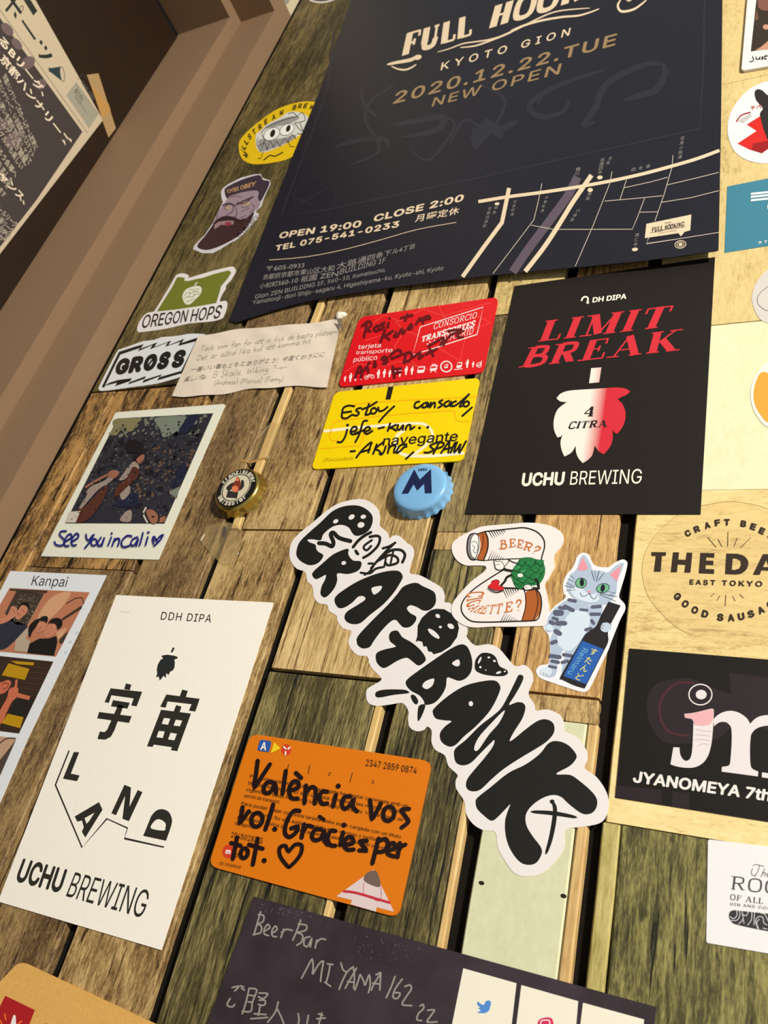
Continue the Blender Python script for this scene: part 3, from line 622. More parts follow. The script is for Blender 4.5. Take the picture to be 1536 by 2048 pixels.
p = t.part('place_lettering', CRM, k=2); p.text('KYOTO GION', [(884,125),(1142,55),(1138,71),(881,141)], .012, 1.5)
p = t.part('gold_date', GLD, k=2); p.text('2020.12.22.TUE', [(793,184),(1235,66),(1230,91),(785,209)], .018, 1.12); p.text('NEW OPEN', [(869,195),(1124,126),(1118,148),(863,214)], .01, 1.15)
p = t.part('opening_hours', CRM, k=2)
p.text('OPEN 19:00', z('E','342,352 842,277 833,320 328,392'), .03, 1.05); p.text('CLOSE 2:00', z('E','920,246 1472,115 1462,160 910,290'), .03, 1.05); p.text('TEL 075-541-0233', z('E','315,432 1075,280 1066,320 306,468'), .03, 1.08)
p.text('月曜定休', z('E','1175,245 1444,193 1434,240 1165,292'), .01, 1.1); p.line(z('E','272,522 480,505 700,465 950,400 1180,335 1420,291'), 1.1)
p = t.part('address_lettering', DIM, k=2)
for s_, q in (('〒605-0933','258,562 490,540 484,568 252,592'),('京都府京都市東山区大和','238,612 675,552 668,590 230,646'),('大路通四条下ル4丁目','690,540 1168,420 1160,452 683,582'),('小松町560-10 祇園 ZEN','218,668 700,582 692,625 210,700'),('BUILDING 1F','712,575 990,505 982,538 704,612'),
  ('Gion ZEN BUILDING 1F, 560-10, Komatsucho,','188,735 990,568 984,598 182,768'),('Yamatooji-dori Shijo-sagaru 4, Higashiyama-ku, Kyoto-shi, Kyoto','172,770 1345,556 1338,590 165,804')): p.text(s_, z('E', q), -.004 if 'Gion' in s_ or 'Yama' in s_ else 0)
p = t.part('map_river', MV, k=2); p.line(z('F','712,290 655,400 560,530 440,690 350,822'), 17, caps=False)
p = t.part('map_roads', CRM, k=3)
p.line(z('F','158,428 330,400 500,378 700,348 900,312 1080,272 1230,232 1380,188 1505,142'), 6.5, caps=False); p.line(z('F','330,352 316,420 290,545 190,680 70,848'), 8, False, caps=False); p.line(z('F','790,280 745,345 680,440 600,570 520,690 420,818'), 9, caps=False)
p = t.part('map_lanes', mat((196,184,168), .5), k=3)
for s_ in ('513,328 490,440 468,530 400,620 240,830','455,560 580,583 800,583 1018,582 1045,520 1087,408','905,260 893,325 800,560 700,788','985,308 950,415','865,425 1060,408 1185,395','1245,170 1240,235 1195,390 1145,535','975,350 1120,318 1215,292','1210,335 1380,295 1500,265','1180,432 1350,405 1500,367','1062,487 1158,485','1110,630 1097,663 1300,632 1500,600'): p.line(z('F', s_), 1.3, False)
p = t.part('map_marks', CRM, k=3)
for s_, a, b in (('263,440',4.8,3),('837,293',5.6,3.8),('783,363',5.4,4),('1033,695',6,3.6),('1287,667',4,2.6)): p.poly(ell(z('F', s_)[0], a, b, -8))
p.line(ell(z('F','1287,667')[0], 11, 7.5, -8, 26), 1.4, closed=True); p.line(ell(z('F','1287,667')[0], 7, 4.6, -8, 26), 1.2, closed=True)
p.poly(z('F','1097,552 1348,500 1342,588 1310,597 1290,622 1275,604 1088,632'))
p = t.part('callout_lettering', mat((50,44,44)), k=4); p.serif('FULL', z('F','1130,572 1192,561 1190,588 1127,597'), T=.26, t=.12, ser=.12); p.serif('HOOKING', z('F','1202,560 1310,540 1306,565 1199,584'), T=.26, t=.12, ser=.12)
p.line(z('F','1120,602 1150,598 1230,580 1300,572 1315,562'), .8); p.text('KYOTO GION', z('F','1168,600 1265,584 1263,592 1166,608')); p.line(z('F','1200,548 1235,543'), 1.2, caps=False)
p = t.part('map_lettering', mat((138,134,130)), k=4)
for ch, x0, y0, x1, y1, sz in (('京都河原町',222,468,195,565,20),('阪急',258,462,248,488,20),('河原町通',362,430,347,500,18),('木屋町通',540,405,516,480,18),('鴨川',716,248,708,272,24),('川端通',714,480,682,530,20),('祇園四条',852,195,838,265,22),('京阪',895,188,884,212,20),('南座',780,385,770,410,22),('花見小路通',1298,75,1284,180,22),('四条通',1025,250,1105,232,22),('建仁寺',1045,615,1036,668,22)):
    n_ = len(ch)
    for i, c_ in enumerate(ch):
        x = x0+(x1-x0)*i/(n_-1); y = y0+(y1-y0)*i/(n_-1); s2 = sz/2; p.text(c_, z('F', '%f,%f %f,%f %f,%f %f,%f' % (x-s2+2,y-s2+2,x+s2+2,y-s2-2,x+s2-2,y+s2-4,x-s2-2,y+s2)))

# black card with large white letters
t = Thing('event_card', 'black card with big white and pink lower-case letters, at the right edge', 'card', (1400,1460), t=.4)
t.sheet(z('S','245,78 1536,182 1700,197 1700,1700 1536,1690 115,1465'), mat((25,22,18), .4, .3), 'card')
p = t.part('painted_purple_sheen', mat((42,34,37), .4, .3)); p.poly(smooth(z('S','410,560 480,420 620,370 800,355 960,420 1200,520 1300,640 1100,900 850,960 600,960 480,860 420,720'))); p.poly(z('S','1170,305 1700,370 1700,900 1380,780 1200,560')); p.poly(z('S','125,1355 545,1395 545,1530 118,1460')); p.poly(z('S','645,1405 805,1425 800,1570 640,1545'))  # sheen of the black card, painted on as slightly lighter purple patches
p = t.part('ring_print', mat((72,38,44), .4)); p.line(z('S','840,400 700,400 590,480 530,600 540,740 620,860 800,890'), 5)
JW = mat((222,214,214), .4)
p = t.part('letter_j', JW, k=3)
def sg(k, *ss):
    o = []
    for s_ in ss: o += smooth(z(k, s_), False, 4)[:-1]
    return o
p.poly(sg('S','755,688 840,678 920,660 1000,640','1000,640 1022,642 1032,665 1028,760','1028,760 1022,850 1010,960 985,1060 940,1135 870,1180 790,1190 700,1180 628,1158','628,1158 655,998','655,998 712,1000','712,1000 718,1060 740,1105 772,1125 805,1110 825,1060 835,950 842,760','842,760 820,735 755,725'))
p = t.part('letter_m', JW, k=3)
p.poly(sg('S','1028,740 1060,705 1110,675 1170,660 1230,665 1290,690 1340,730 1370,780','1370,780 1420,730 1480,705 1560,700 1700,720','1700,720 1700,840','1700,840 1560,800 1480,805 1420,830 1385,870 1375,900','1375,900 1368,1000 1370,1120 1378,1180 1400,1205 1445,1225','1445,1225 1442,1270','1442,1270 1104,1225','1104,1225 1108,1180','1108,1180 1150,1175 1178,1160 1188,1100 1198,950 1196,840 1185,800 1150,765','1150,765 1100,762 1060,780 1028,810'))
p.poly(z('S','1480,1232 1700,1262 1700,1310 1478,1278'))
p = t.part('letter_dot', JW, k=3); p.poly(ell(z('S','914,508')[0], 11, 9.5)); p.line(ell(z('S','907,508')[0], 23, 20.5, n=30), 2.4, closed=True)
p = t.part('pink_patch', mat((222,170,172), .4), k=4); p.poly(z('S','758,692 840,680 920,662 1000,643 1020,645 1030,668 1026,745 990,790 930,800 850,790 845,755 822,732 760,722'))
p = t.part('event_lettering', mat((226,222,216)), k=3); p.text('JYANOMEYA 7th', z('S','290,1215 1570,1395 1552,1505 274,1325'), .03)
p = t.part('card_folds', mat((198,178,166), .4), k=4)
for s_ in ('860,830 930,845 1010,850','855,880 920,885 1000,895','850,930 920,925 1000,940','870,985 940,965 990,975'): p.line(z('S', s_), 1, taper=True)

# purple handwritten card with blank printed panels
t = Thing('name_card', 'dark purple card with grey handwriting and white panels at the bottom', 'card', (800,1950), t=.4)
t.sheet([(508,1793),(1313,2014),(1290,2200),(380,2140)], mat((54,44,50), .4, .4, grain=1.22), 'card')
p = t.part('white_panel', mat((232,226,208), .5), 'white print panels without their codes')
for s_ in ('222,990 578,1090 530,1500 140,1400','610,1102 990,1210 960,1560 560,1500','1022,1220 1430,1332 1400,1650 980,1560'): p.poly(z('b', s_))
GB = mat((78,134,204)); p = t.part('bird_logo', GB, k=2)
p.poly(smooth(z('b','318,1212 345,1232 362,1232 372,1212 395,1205 408,1222 402,1245 392,1275 360,1290 315,1285 340,1272 322,1258 335,1252 318,1235')))
p = t.part('camera_logo', mat((208,46,96)), k=2); p.poly(roundq(z('b','722,1330 800,1312 828,1340 815,1440 710,1420'), 9))
p = t.part('camera_ring', WH, k=3); p.line(roundq(z('b','740,1338 800,1335 800,1400 738,1400'), 5), 2.2, False, True)
p = t.part('smudges', mat((92,80,98), .5))
rr = random.Random(5)
for i in range(90):
    a = rr.random(); c_ = (330+rr.gauss(170,75), 120+rr.random()*90) if i < 45 else (1000+rr.gauss(90,110), 330+rr.random()*150-0)
    yl = 98+(c_[0]-310)*.275+14
    if c_[1] < yl: c_ = (c_[0], yl+rr.random()*40)
    x, y = z('a', '%f,%f' % c_)[0]; p.poly(ell((x, y), rr.uniform(.8,2.6), rr.uniform(.6,1.6), rr.uniform(0,180), 7))
p = t.part('handwriting', mat((146,140,134), .5), k=2)
for s_ in ('358,188 340,250 318,325','345,205 375,210 372,245 335,262','335,262 362,272 358,310 315,322','385,300 412,282 402,262 382,285 380,318 405,328','430,312 455,292 445,272 425,300 428,330 452,335','495,290 478,340','482,310 510,292 545,298',
 '595,238 572,300 548,355','580,260 628,268 622,298 568,310','568,310 605,325 600,365 572,385','650,335 618,345 615,385 638,390 660,345 652,395','690,355 680,402','685,375 712,348 742,352',
 '600,580 632,520 662,468 668,520 665,555 700,500 728,480 718,545 712,600','752,495 785,500','768,505 758,560 745,605','738,605 772,628','832,490 845,530 868,545','905,512 868,545 840,600 822,645','925,520 885,590 858,640','905,515 912,560 908,640','872,600 910,605','945,560 930,610 915,650','948,560 968,600 975,620 1000,560 1005,620 995,665','1040,560 1068,548 1030,610 1012,650','1068,548 1062,650','1020,610 1065,615',
 '1152,570 1130,630 1100,695','1195,585 1155,640 1140,690 1165,700 1182,670 1150,665','1210,630 1240,620 1248,645 1218,690 1195,735 1250,742','1300,745 1318,735 1320,760 1290,790 1282,825 1310,830','1345,770 1385,768 1365,800 1342,838 1400,838',
 '190,635 230,628 205,655','245,640 262,650','240,625 258,632','178,700 160,738 190,750 205,735','290,640 272,720 250,790','290,640 335,650 310,720 300,775 250,775','290,680 322,685','285,720 312,722','350,668 400,672 375,700 345,690','350,710 385,712 378,740 345,735','320,790 390,795','355,745 345,800','300,820 400,812','462,720 445,780 400,840','455,760 480,810 495,850','580,790 585,830 575,870','640,800 630,860','700,790 725,800','720,785 700,860','690,820 740,815'): p.line(z('a', s_), 3.4)
# ------------------------------------------------------------------ die-cut stickers
STK = mat((228,222,220), .4, .4); INK = mat((26,26,22), .45, .35)
t = Thing('sticker', 'long white die-cut sticker with fat black bubble letters running diagonally', 'sticker', (900,1370), t=.15)
out = z('O','470,95 600,70 680,85 745,135 768,200 765,270 795,300 830,335 840,372 870,350 920,355 975,405 1020,440 1028,500 1000,590 1000,640 1075,655 1160,700 1240,750 1265,810 1262,860 1310,870 1345,940 1400,1010 1440,1060')+z('P','210,900 210,950 205,975 270,1040 370,1030 450,1060 520,1140 580,1200 650,1190 705,1240 715,1300')+z('Q','1040,180 1015,250 1050,310 1058,345 1120,338 1190,365 1215,410 1220,462 1280,490 1340,560 1352,620 1335,672 1400,720 1450,790 1472,860 1460,940 1420,985 1330,1005 1225,1022 1222,1100 1200,1160 1140,1230 1080,1275 1000,1288 930,1265 870,1180 840,1120 826,1035 760,1025 700,990 660,930 650,860 605,790 602,740 612,710 560,660 540,600 485,568 463,520 465,460 440,435 420,455 380,462 340,440 330,390 333,350 300,302 230,310 150,318 105,300 92,260 100,220 150,190 180,165')+z('O','735,1400 690,1345 670,1278 600,1270 545,1220 525,1160 548,1085 480,1060 440,1000 435,965 380,930 360,880 300,870 260,820 250,740 210,700 193,630 130,605 85,550 72,480 90,400 150,330 250,250 370,150')
t.sheet(smooth(out, n=3), STK)
p = t.part('bubble_lettering', INK)
def S_(k, s): return smooth(z(k, s))
def E_(k, c, rx, ry, rot=0): return ell(z(k, c)[0], rx/ZM[k][2], ry/ZM[k][2], rot, 12)
p.poly(S_('O','125,480 150,400 230,320 310,250 400,165 490,125 590,118 660,145 705,190 712,240 690,300 640,340 585,352 555,330 530,290 480,268 420,275 370,305 330,345 312,385 250,378 212,382 225,400 272,420 278,450 295,475 330,495 325,525 290,562 235,578 180,560 138,525'), [E_('O','428,240',22,15,-30), E_('O','550,207',26,18,-35), E_('O','640,205',22,16,-15), E_('O','622,268',28,22,-20)])
p.line(z('O','300,408 350,412 398,432 410,400 390,345 410,328 455,368 540,392'), 8.4)
p.line(z('O','562,438 600,390 650,350 698,325'), 6); p.line(z('O','690,360 745,352 768,372 750,430 690,490 640,520'), 5.4); p.line(z('O','705,385 650,425 645,450 668,462 700,430'), 4.6); p.poly(S_('O','572,460 590,460 610,495 590,500 575,480'))
for s_, w_ in (('790,448 840,432 885,405',5),('868,420 815,470 760,530 700,600',5),('620,635 690,640 735,605 790,592',4.5),('790,500 860,462 930,462 960,500 940,555',5.5),('750,545 840,500 900,520 900,560 830,578 810,555',5),('680,565 720,570 690,625 650,650',4.5),('820,470 810,540 800,590',4),('870,470 850,560',4)): p.line(z('O', s_), w_)
p.poly(S_('O','250,660 255,628 330,560 400,500 470,465 525,452 525,495 560,540 620,548 622,590 590,625 520,645 442,640 440,690 425,740 390,790 345,825 312,800 320,740 345,690 352,652 310,672 275,684'), [E_('O','490,560',19,15,-20)])
p.poly(S_('O','420,860 430,815 500,760 600,700 720,650 830,622 910,622 942,660 930,700 880,780 830,840 780,890 690,960 620,1020 560,1030 510,1010 495,970 520,930 600,880 655,840 640,815 600,820 560,860 500,900 450,905'), [S_('O','705,752 740,740 783,738 770,772 725,803 706,780')])
p.poly(S_('O','590,1170 600,1120 700,1010 830,880 900,800 950,740 1040,712 1100,740 1180,780 1198,830 1190,880 1150,920 1100,925 1050,898 1000,885 975,910 1000,945 1045,972 1040,1010 1000,1050 950,1055 920,1030 890,998 850,1010 780,1080 720,1160 690,1205 640,1217 605,1200'))
p.poly(z('O','1140,935 1165,920 1200,912 1260,915 1320,950 1360,1000 1375,1060 1360,1130 1310,1200 1240,1245 1180,1262 1165,1243 1140,1240 1125,1200 1102,1202 1092,1165 1062,1158 1042,1166 1055,1120 1058,1040 1090,980'), [E_('O','1212,967',20,15,35), E_('O','1312,1046',28,19,30), E_('O','1232,1052',12,10), E_('O','1181,1103',58,19,40)])
p.poly(S_('O','860,1085 905,1082 940,1130 1010,1170 1080,1230 1120,1295 1100,1330 1060,1347 1010,1310 970,1288 900,1312 830,1355 790,1366 750,1335 735,1290 745,1250 800,1225 885,1205 880,1190 845,1160 838,1115'))
p.poly(S_('Q','318,195 328,165 400,110 500,40 560,0 620,-30 655,-28 678,0 695,60 690,120 660,160 620,175 580,162 552,158 545,210 520,260 480,300 430,312 420,290 395,258 345,230'), [S_('Q','580,75 612,53 625,65 622,88 602,92'), S_('Q','412,200 432,176 478,162 470,200 440,222 418,215')])
p.poly(S_('Q','145,262 150,238 200,225 300,225 332,235 330,246 250,255 170,270')); p.poly(S_('Q','345,260 366,256 388,288 378,310 358,295')); p.poly(S_('Q','392,318 428,312 415,360 390,405 384,375'))
p.poly(S_('Q','712,65 728,35 755,16 800,20 830,42 850,90 890,112 898,132 870,148 800,146 740,132 712,110'), [E_('Q','738,58',6,22,25), E_('Q','790,42',8,6), E_('Q','822,62',8,7), E_('Q','742,97',7,7), E_('Q','773,114',4,4), E_('Q','846,128',16,7,-20), E_('Q','881,121',6,5)])
p.poly(S_('Q','472,360 480,330 560,260 650,205 740,180 820,173 852,200 850,240 800,340 720,430 650,490 600,540 560,548 520,520 512,475 540,435 578,405 540,400 490,390'), [E_('Q','688,305',13,15)])
p.poly(S_('Q','985,148 960,142 940,180 900,260 860,330 815,372 740,430 660,510 600,560 592,600 605,642 645,656 690,640 740,590 800,530 822,512 812,550 760,620 700,690 665,740 662,782 690,803 740,795 800,740 870,680 960,620 1060,560 1120,520 1160,470 1158,420 1120,395 1070,402 1000,450 940,500 908,518 930,470 980,390 998,330 985,302 950,297 905,312 930,270 960,220 982,175'), [S_('Q','706,562 730,500 800,420 880,342 850,412 790,482 730,568')])
p.poly(S_('Q','715,870 725,840 800,780 900,700 1000,650 1080,590 1130,530 1180,518 1240,540 1285,590 1285,620 1250,660 1172,705 1250,710 1300,740 1370,800 1405,850 1400,900 1370,930 1320,930 1250,880 1200,835 1150,825 1090,845 1030,890 1000,940 1005,1000 1040,1060 1085,1120 1090,1160 1060,1210 1010,1222 960,1200 910,1130 885,1050 883,970 900,910 912,878 880,910 830,960 800,970 760,940 725,905'))
p.line(z('Q','1150,862 1166,900 1160,980 1140,1080 1115,1158'), 9, taper=True); p.line(z('Q','1032,920 1120,925 1200,935 1288,952'), 8.5, taper=True); p.poly(E_('Q','1150,862',14,12))

t = Thing('sticker', 'white die-cut sticker of a bent drinks can with a green hop figure sitting in it', 'sticker', (1010,1150), t=.5)
t.sheet(S_('P','90,300 100,250 160,200 240,160 330,125 500,110 660,97 780,105 870,130 930,170 950,220 930,280 885,330 873,380 880,430 835,520 805,570 820,640 830,700 838,760 820,830 805,885 700,892 560,895 400,895 280,902 200,890 130,850 92,800 90,740 120,680 190,600 250,540 330,480 355,450 340,428 270,425 200,425 140,395 105,350'), mat((234,226,222), .4, .4))
BR = mat((170,90,40), .5); ORG = mat((206,116,60), .5)
p = t.part('brown_bands', BR); p.poly(S_('P','290,182 345,165 368,220 366,300 335,386 282,378 305,320 312,260 302,205')); p.poly(S_('P','655,640 700,610 735,600 770,650 778,720 765,790 735,838 700,850 630,850 655,740'))
p = t.part('can_end', mat((140,130,136), .4), k=1); p.poly(S_('P','250,180 285,182 300,230 298,300 270,380 240,380 212,330 212,240 230,195'))
p = t.part('can_lid', mat((240,236,232), .4), k=2); p.poly(S_('P','262,188 290,200 300,250 292,320 268,370 240,350 232,280 240,215'))
p = t.part('outlines', INK, k=3)
for s_, w_ in (('250,180 228,195 212,240 210,320 235,375 268,382',2.6),('262,188 242,215 232,280 242,350 265,370',1),('250,180 285,182 298,230 296,300 268,382',1.4),('290,182 345,165',1.6),('345,165 368,220 366,300 335,386',2.4),('325,175 332,230 325,290 300,340 285,375',1),('345,165 480,150 560,142 650,136 740,165 795,222 803,285 785,350 780,380',2.4),('268,378 330,388 400,382 520,376 640,372',1.6),
 ('500,452 400,512 280,592 200,665 165,730 172,790 215,838 270,858 400,860 550,855 700,850 750,838 770,790 780,720 770,650 735,602',2.4),('470,598 560,600 640,605 700,612 735,602',3),('655,640 660,700 650,780 628,850',1.4),('735,612 752,680 745,760 720,840',1.4),('640,600 655,640',1.6),('520,376 560,400 600,410',2),('515,375 530,390 500,430 470,455',1.4),('735,530 745,560 760,600 720,598',4)): p.line(z('P', s_), w_)
for i in range(7):
    a = 375+i*19; p.line(z('P', '%d,%d %d,%d' % (a, 162-i, a+34-i*3, 222-i*8)), 1.5, taper=.8); a = 372+i*18; p.line(z('P', '%d,%d %d,%d' % (a, 382-i, a+30-i*3, 308+i*9)), 1.5, taper=.8)
    a = 482+i*19; p.line(z('P', '%d,%d %d,%d' % (a, 604+i, a+34-i*4, 680-i*9)), 1.5, taper=.8); a = 470+i*18; p.line(z('P', '%d,%d %d,%d' % (a, 852, a+34-i*3, 782+i*9)), 1.5, taper=.8)
p.line(z('P','242,250 262,240 285,255 290,300 272,330 255,310 268,290 250,270'), .9)
p = t.part('can_lettering', ORG, k=4)
for ch, q in (('B','462,232 512,228 518,296 455,300'),('E','524,222 582,220 582,280 528,288'),('E','592,222 648,232 632,295 590,284'),('R','656,238 722,262 692,318 632,300'),('?','742,270 785,290 732,345 702,325'),
 ('C','342,622 330,662 208,672 214,632'),('I','330,662 326,680 207,702 206,684'),('G','318,684 306,716 214,750 206,708'),('A','300,718 312,742 240,782 216,756'),('R','322,735 345,742 292,792 252,782'),('E','350,732 385,728 345,796 300,792'),('T','392,728 432,724 410,796 368,796'),('T','440,722 486,714 468,794 424,796'),('E','500,710 562,700 556,778 492,786'),('?','585,690 628,686 625,770 582,778')): p.serif(ch, z('P', q), T=.13, t=.085, ser=.15)
p = t.part('green_hop', mat((34,116,62), .5), k=5); p.poly(S_('P','545,500 555,460 590,410 622,370 690,363 740,378 770,382 802,388 795,402 808,450 800,510 770,560 730,575 690,580 645,598 605,605 575,580 558,540'))
p = t.part('light_scales', mat((62,146,84), .5), k=6)
for s_ in ('575,455 600,440 620,435','700,410 730,400','650,420 690,400','610,490 640,470 660,465','700,480 740,460','640,530 670,515','730,520 760,500','580,520 600,510','600,560 630,545','690,560 720,545','770,440 785,470'): p.line(z('P', s_), 4, taper=True)
p = t.part('hop_scales', mat((16,58,34), .5), k=7)
for s_ in ('560,460 600,470 630,430','600,470 640,490 680,450','590,410 640,430 660,390','650,400 700,440 730,395','690,450 740,480 775,430','730,400 780,430 795,402','640,490 680,520 720,480','555,500 590,530 630,500','590,530 640,560 680,520','690,520 740,540 780,490','570,560 600,570 620,550','680,560 720,560 750,530','620,372 600,420','740,380 730,420','602,600 640,560','770,490 800,470'): p.line(z('P', s_), 1.1)
p = t.part('limbs', INK, k=8); p.line(z('P','470,432 505,458 552,466'), 4.2, False); p.line(z('P','545,500 515,515 500,545 470,578'), 4.4); p.line(z('P','735,530 755,560 760,600'), 4)
p = t.part('glove', mat((236,230,226), .5), k=9); p.poly(S_('P','415,385 440,395 470,395 490,420 488,448 460,460 430,448 422,420')); p.poly(S_('P','640,590 665,572 700,580 705,605 680,612 655,612'))
p = t.part('glove_lines', INK, k=10); p.line(z('P','415,385 440,395 470,395 490,420 488,448 460,460 430,448 422,420'), 1, closed=True); p.line(z('P','640,590 665,572 700,580 705,605 680,612 655,612'), 1, closed=True); p.line(z('P','430,420 460,418'), .8); p.line(z('P','655,590 670,600'), .8)
p = t.part('red_shoe', mat((206,34,40), .4), k=9); p.poly(z('P','402,540 450,536 458,556 452,580 488,590 490,606 470,618 420,614 374,596 372,578 392,566'))
p = t.part('shoe_sole', INK, k=10); p.line(z('P','370,598 400,620 440,630 484,618'), 2); p.line(z('P','462,580 486,590'), 1); p.line(z('P','400,545 435,535 458,552'), 1)
p = t.part('grin', mat((232,226,220)), k=9); p.poly(S_('P','598,492 632,490 634,512 602,514'))

t = Thing('sticker', 'die-cut sticker of a standing grey tabby cat hugging a dark bottle', 'sticker', (1160,1250), t=.2)
t.sheet(S_('P','1050,365 1065,345 1100,328 1145,345 1168,400 1200,430 1290,440 1340,405 1400,380 1435,395 1437,430 1415,520 1390,600 1375,660 1390,690 1420,725 1420,770 1380,850 1320,1000 1290,1080 1230,1200 1170,1330 1130,1390 1080,1395 980,1365 860,1325 770,1290 740,1250 745,1215 780,1190 830,1180 845,1100 835,970 800,920 795,880 830,800 880,740 965,672 950,640 945,570 970,500 1020,440'), mat((232,232,238), .35, .4))
FUR = mat((172,188,208), .5); FURD = mat((88,92,112), .5); FURL = mat((206,220,232), .5)
p = t.part('fur', FUR); p.poly(S_('P','972,600 972,560 1005,495 1048,455 1075,375 1100,345 1125,362 1160,425 1175,460 1250,468 1290,478 1345,430 1400,405 1412,418 1390,480 1362,550 1355,630 1315,700 1240,735 1150,730 1060,702 1000,655'))
p.poly(S_('P','980,690 1060,700 1150,735 1240,735 1245,790 1215,870 1165,930 1085,1040 1015,1140 960,1240 935,1240 950,1150 962,1085 945,1080 910,1150 890,1260 850,1285 790,1272 768,1240 830,1200 850,1100 848,1000 870,930 850,938 812,925 810,880 850,790 900,740'))
p = t.part('pale_belly', FURL); p.poly(S_('P','1000,790 1100,770 1150,820 1140,900 1080,1000 1000,1080 930,1060 900,1000 930,900')); p.poly(S_('P','1010,600 1080,600 1150,650 1200,640 1220,690 1160,710 1060,685 1010,640')); p.poly(ell(z('P','840,908')[0], 8, 7)); p.poly(ell(z('P','815,1240')[0], 12, 9))
p = t.part('dark_stripes', FURD, k=2)
for s_, w_ in (('1165,470 1185,540',3.5),('1222,468 1200,550',3.5),('1258,488 1215,540',3.5),('1190,470 1195,520',2),('975,560 1030,590',2.5),('985,530 1030,550',2),('1000,500 1035,530',2),('1300,660 1345,630',2),('1290,625 1350,640',1.6),('960,740 1020,770',6),('990,690 1040,700',5),('1080,765 1130,770',4),('1170,745 1230,740',5),('1160,800 1225,800',5),('890,790 930,790',9),('850,860 870,870',6),('870,830 900,840',5),('900,870 960,870',7),('890,930 920,950',7),('860,1020 890,1010',6),('850,1120 920,1130',6),('860,1160 910,1170',5),('950,1110 1010,1120',5),('940,1170 980,1160',5),('1120,920 1160,910',5),('840,1200 890,1210',4),('1165,850 1180,870',5),('920,750 960,755',5)): p.line(z('P', s_), w_*(1.35 if w_ >= 4 else 1.3), taper=w_ < 4)
p = t.part('pink_ears', mat((226,146,158), .5), k=2); p.poly(z('P','1055,458 1098,362 1138,450 1100,468')); p.poly(z('P','1305,490 1395,425 1360,548 1330,520')); p.poly(z('P','1128,622 1165,618 1148,640'))
p = t.part('green_eyes', mat((112,176,136), .3), k=2); p.poly(E_('P','1084,560',42,38)); p.poly(E_('P','1252,600',50,35,-12))
p = t.part('eye_lines', mat((30,34,44), .3), k=3); p.poly(E_('P','1090,556',17,30)); p.poly(E_('P','1250,600',17,30,10)); p.line(E_('P','1084,560',42,38), 1.1, closed=True); p.line(E_('P','1252,600',50,35,-12), 1.1, closed=True)
p.line(z('P','1078,635 1085,658 1110,662 1135,650 1148,640 1165,672 1190,682 1205,655'), 1)
for s_ in ('960,580 1030,600','970,620 1040,612','1230,650 1350,700','1230,640 1360,665'): p.line(z('P', s_), .7)
for s_ in ('820,920 825,930','838,925 840,935','795,1250 800,1265','815,1255 820,1270'): p.line(z('P', s_), .8)
p = t.part('bottle', mat((34,32,34), .35, .5), k=4); p.poly(sg('P','1295,703 1388,733','1388,733 1310,880 1290,940 1292,1010 1255,1090','1255,1090 1112,1370','1112,1370 1030,1345 935,1300','935,1300 930,1270 1085,1005','1085,1005 1120,950 1190,900 1215,860 1240,800'))
p = t.part('blue_label', mat((40,92,170), .5), k=5); p.poly(z('P','1093,1003 1258,1070 1122,1338 948,1275'))
p = t.part('label_lettering', mat((226,214,110), .5), k=6)
for ch, x, y, s2 in (('す',1180,1090,26),('た',1142,1155,25),('ん',1110,1215,27),('ど',1072,1282,26)): p.text(ch, z('P', '%f,%f %f,%f %f,%f %f,%f' % (x-s2+14,y-s2-8,x+s2+10,y-s2+12,x+s2-14,y+s2+8,x-s2-10,y+s2-12)), .008)
p = t.part('label_script', mat((110,176,206), .5), k=6); p.text('Reimaru', z('P','1140,1075 1020,1268 978,1252 1098,1055'), -.012)
p = t.part('paw', mat((186,200,216), .5), k=6); p.poly(S_('P','1232,905 1245,870 1285,862 1315,880 1312,915 1280,938 1245,930')); 
p = t.part('paw_lines', mat((60,66,84)), k=7); p.line(z('P','1240,880 1258,888'), .8); p.line(z('P','1238,905 1255,905'), .8); p.line(z('P','1232,905 1245,870 1285,862 1315,880'), .7)

# left column of stickers
t = Thing('sticker', 'round yellow sticker with a cartoon owl face, tucked under the poster', 'sticker', (560,270), t=.15)
c_ = [(478,300),(480,280),(500,258),(525,238),(555,218),(590,206),(620,203),(660,212),(672,240),(655,275),(610,298),(575,318),(540,326),(505,328),(485,318)]
t.sheet(smooth(c_), mat((226,188,20), .45))
p = t.part('white_disc', mat((214,214,206), .5)); p.poly(S_('B','815,650 850,620 900,570 1000,520 1060,480 1130,475 1200,500 1230,560 1190,620 1080,700 1000,740 900,780 850,785 815,740'))
p = t.part('owl_shade', mat((150,148,146), .5)); p.poly(S_('B','880,600 960,550 1080,510 1150,520 1080,560 960,590')); p.poly(S_('B','830,700 880,680 1000,680 1120,650 1080,700 900,770 850,770'))
p = t.part('owl_eyes', mat((236,236,230)), k=3); p.poly(E_('B','935,645',66,44,-28)); p.poly(E_('B','1052,610',60,40,-30))
p = t.part('owl_lines', mat((28,26,24)), k=4); p.poly(E_('B','942,640',18,32,20)); p.poly(E_('B','1062,602',16,28,22)); p.line(E_('B','935,645',66,44,-28), .9, closed=True); p.line(E_('B','1052,610',60,40,-30), .9, closed=True)
for s_ in ('850,640 900,590 1020,540 1130,510','1130,510 1100,480 1060,490','1130,510 1170,480 1190,540 1110,560','1110,560 1150,610 1170,620','830,670 820,720 850,780','850,780 880,710 900,770','900,770 920,700 950,750','950,750 970,700 1000,740','1000,740 1030,680 1060,710','1060,710 1090,650 1120,680','860,650 880,700 830,740','1060,700 1080,740 1110,740','870,780 850,830 830,830','1150,560 1180,640 1130,640'): p.line(z('B', s_), 1.1)
p = t.part('rim_lettering', mat((34,28,14)), k=1)
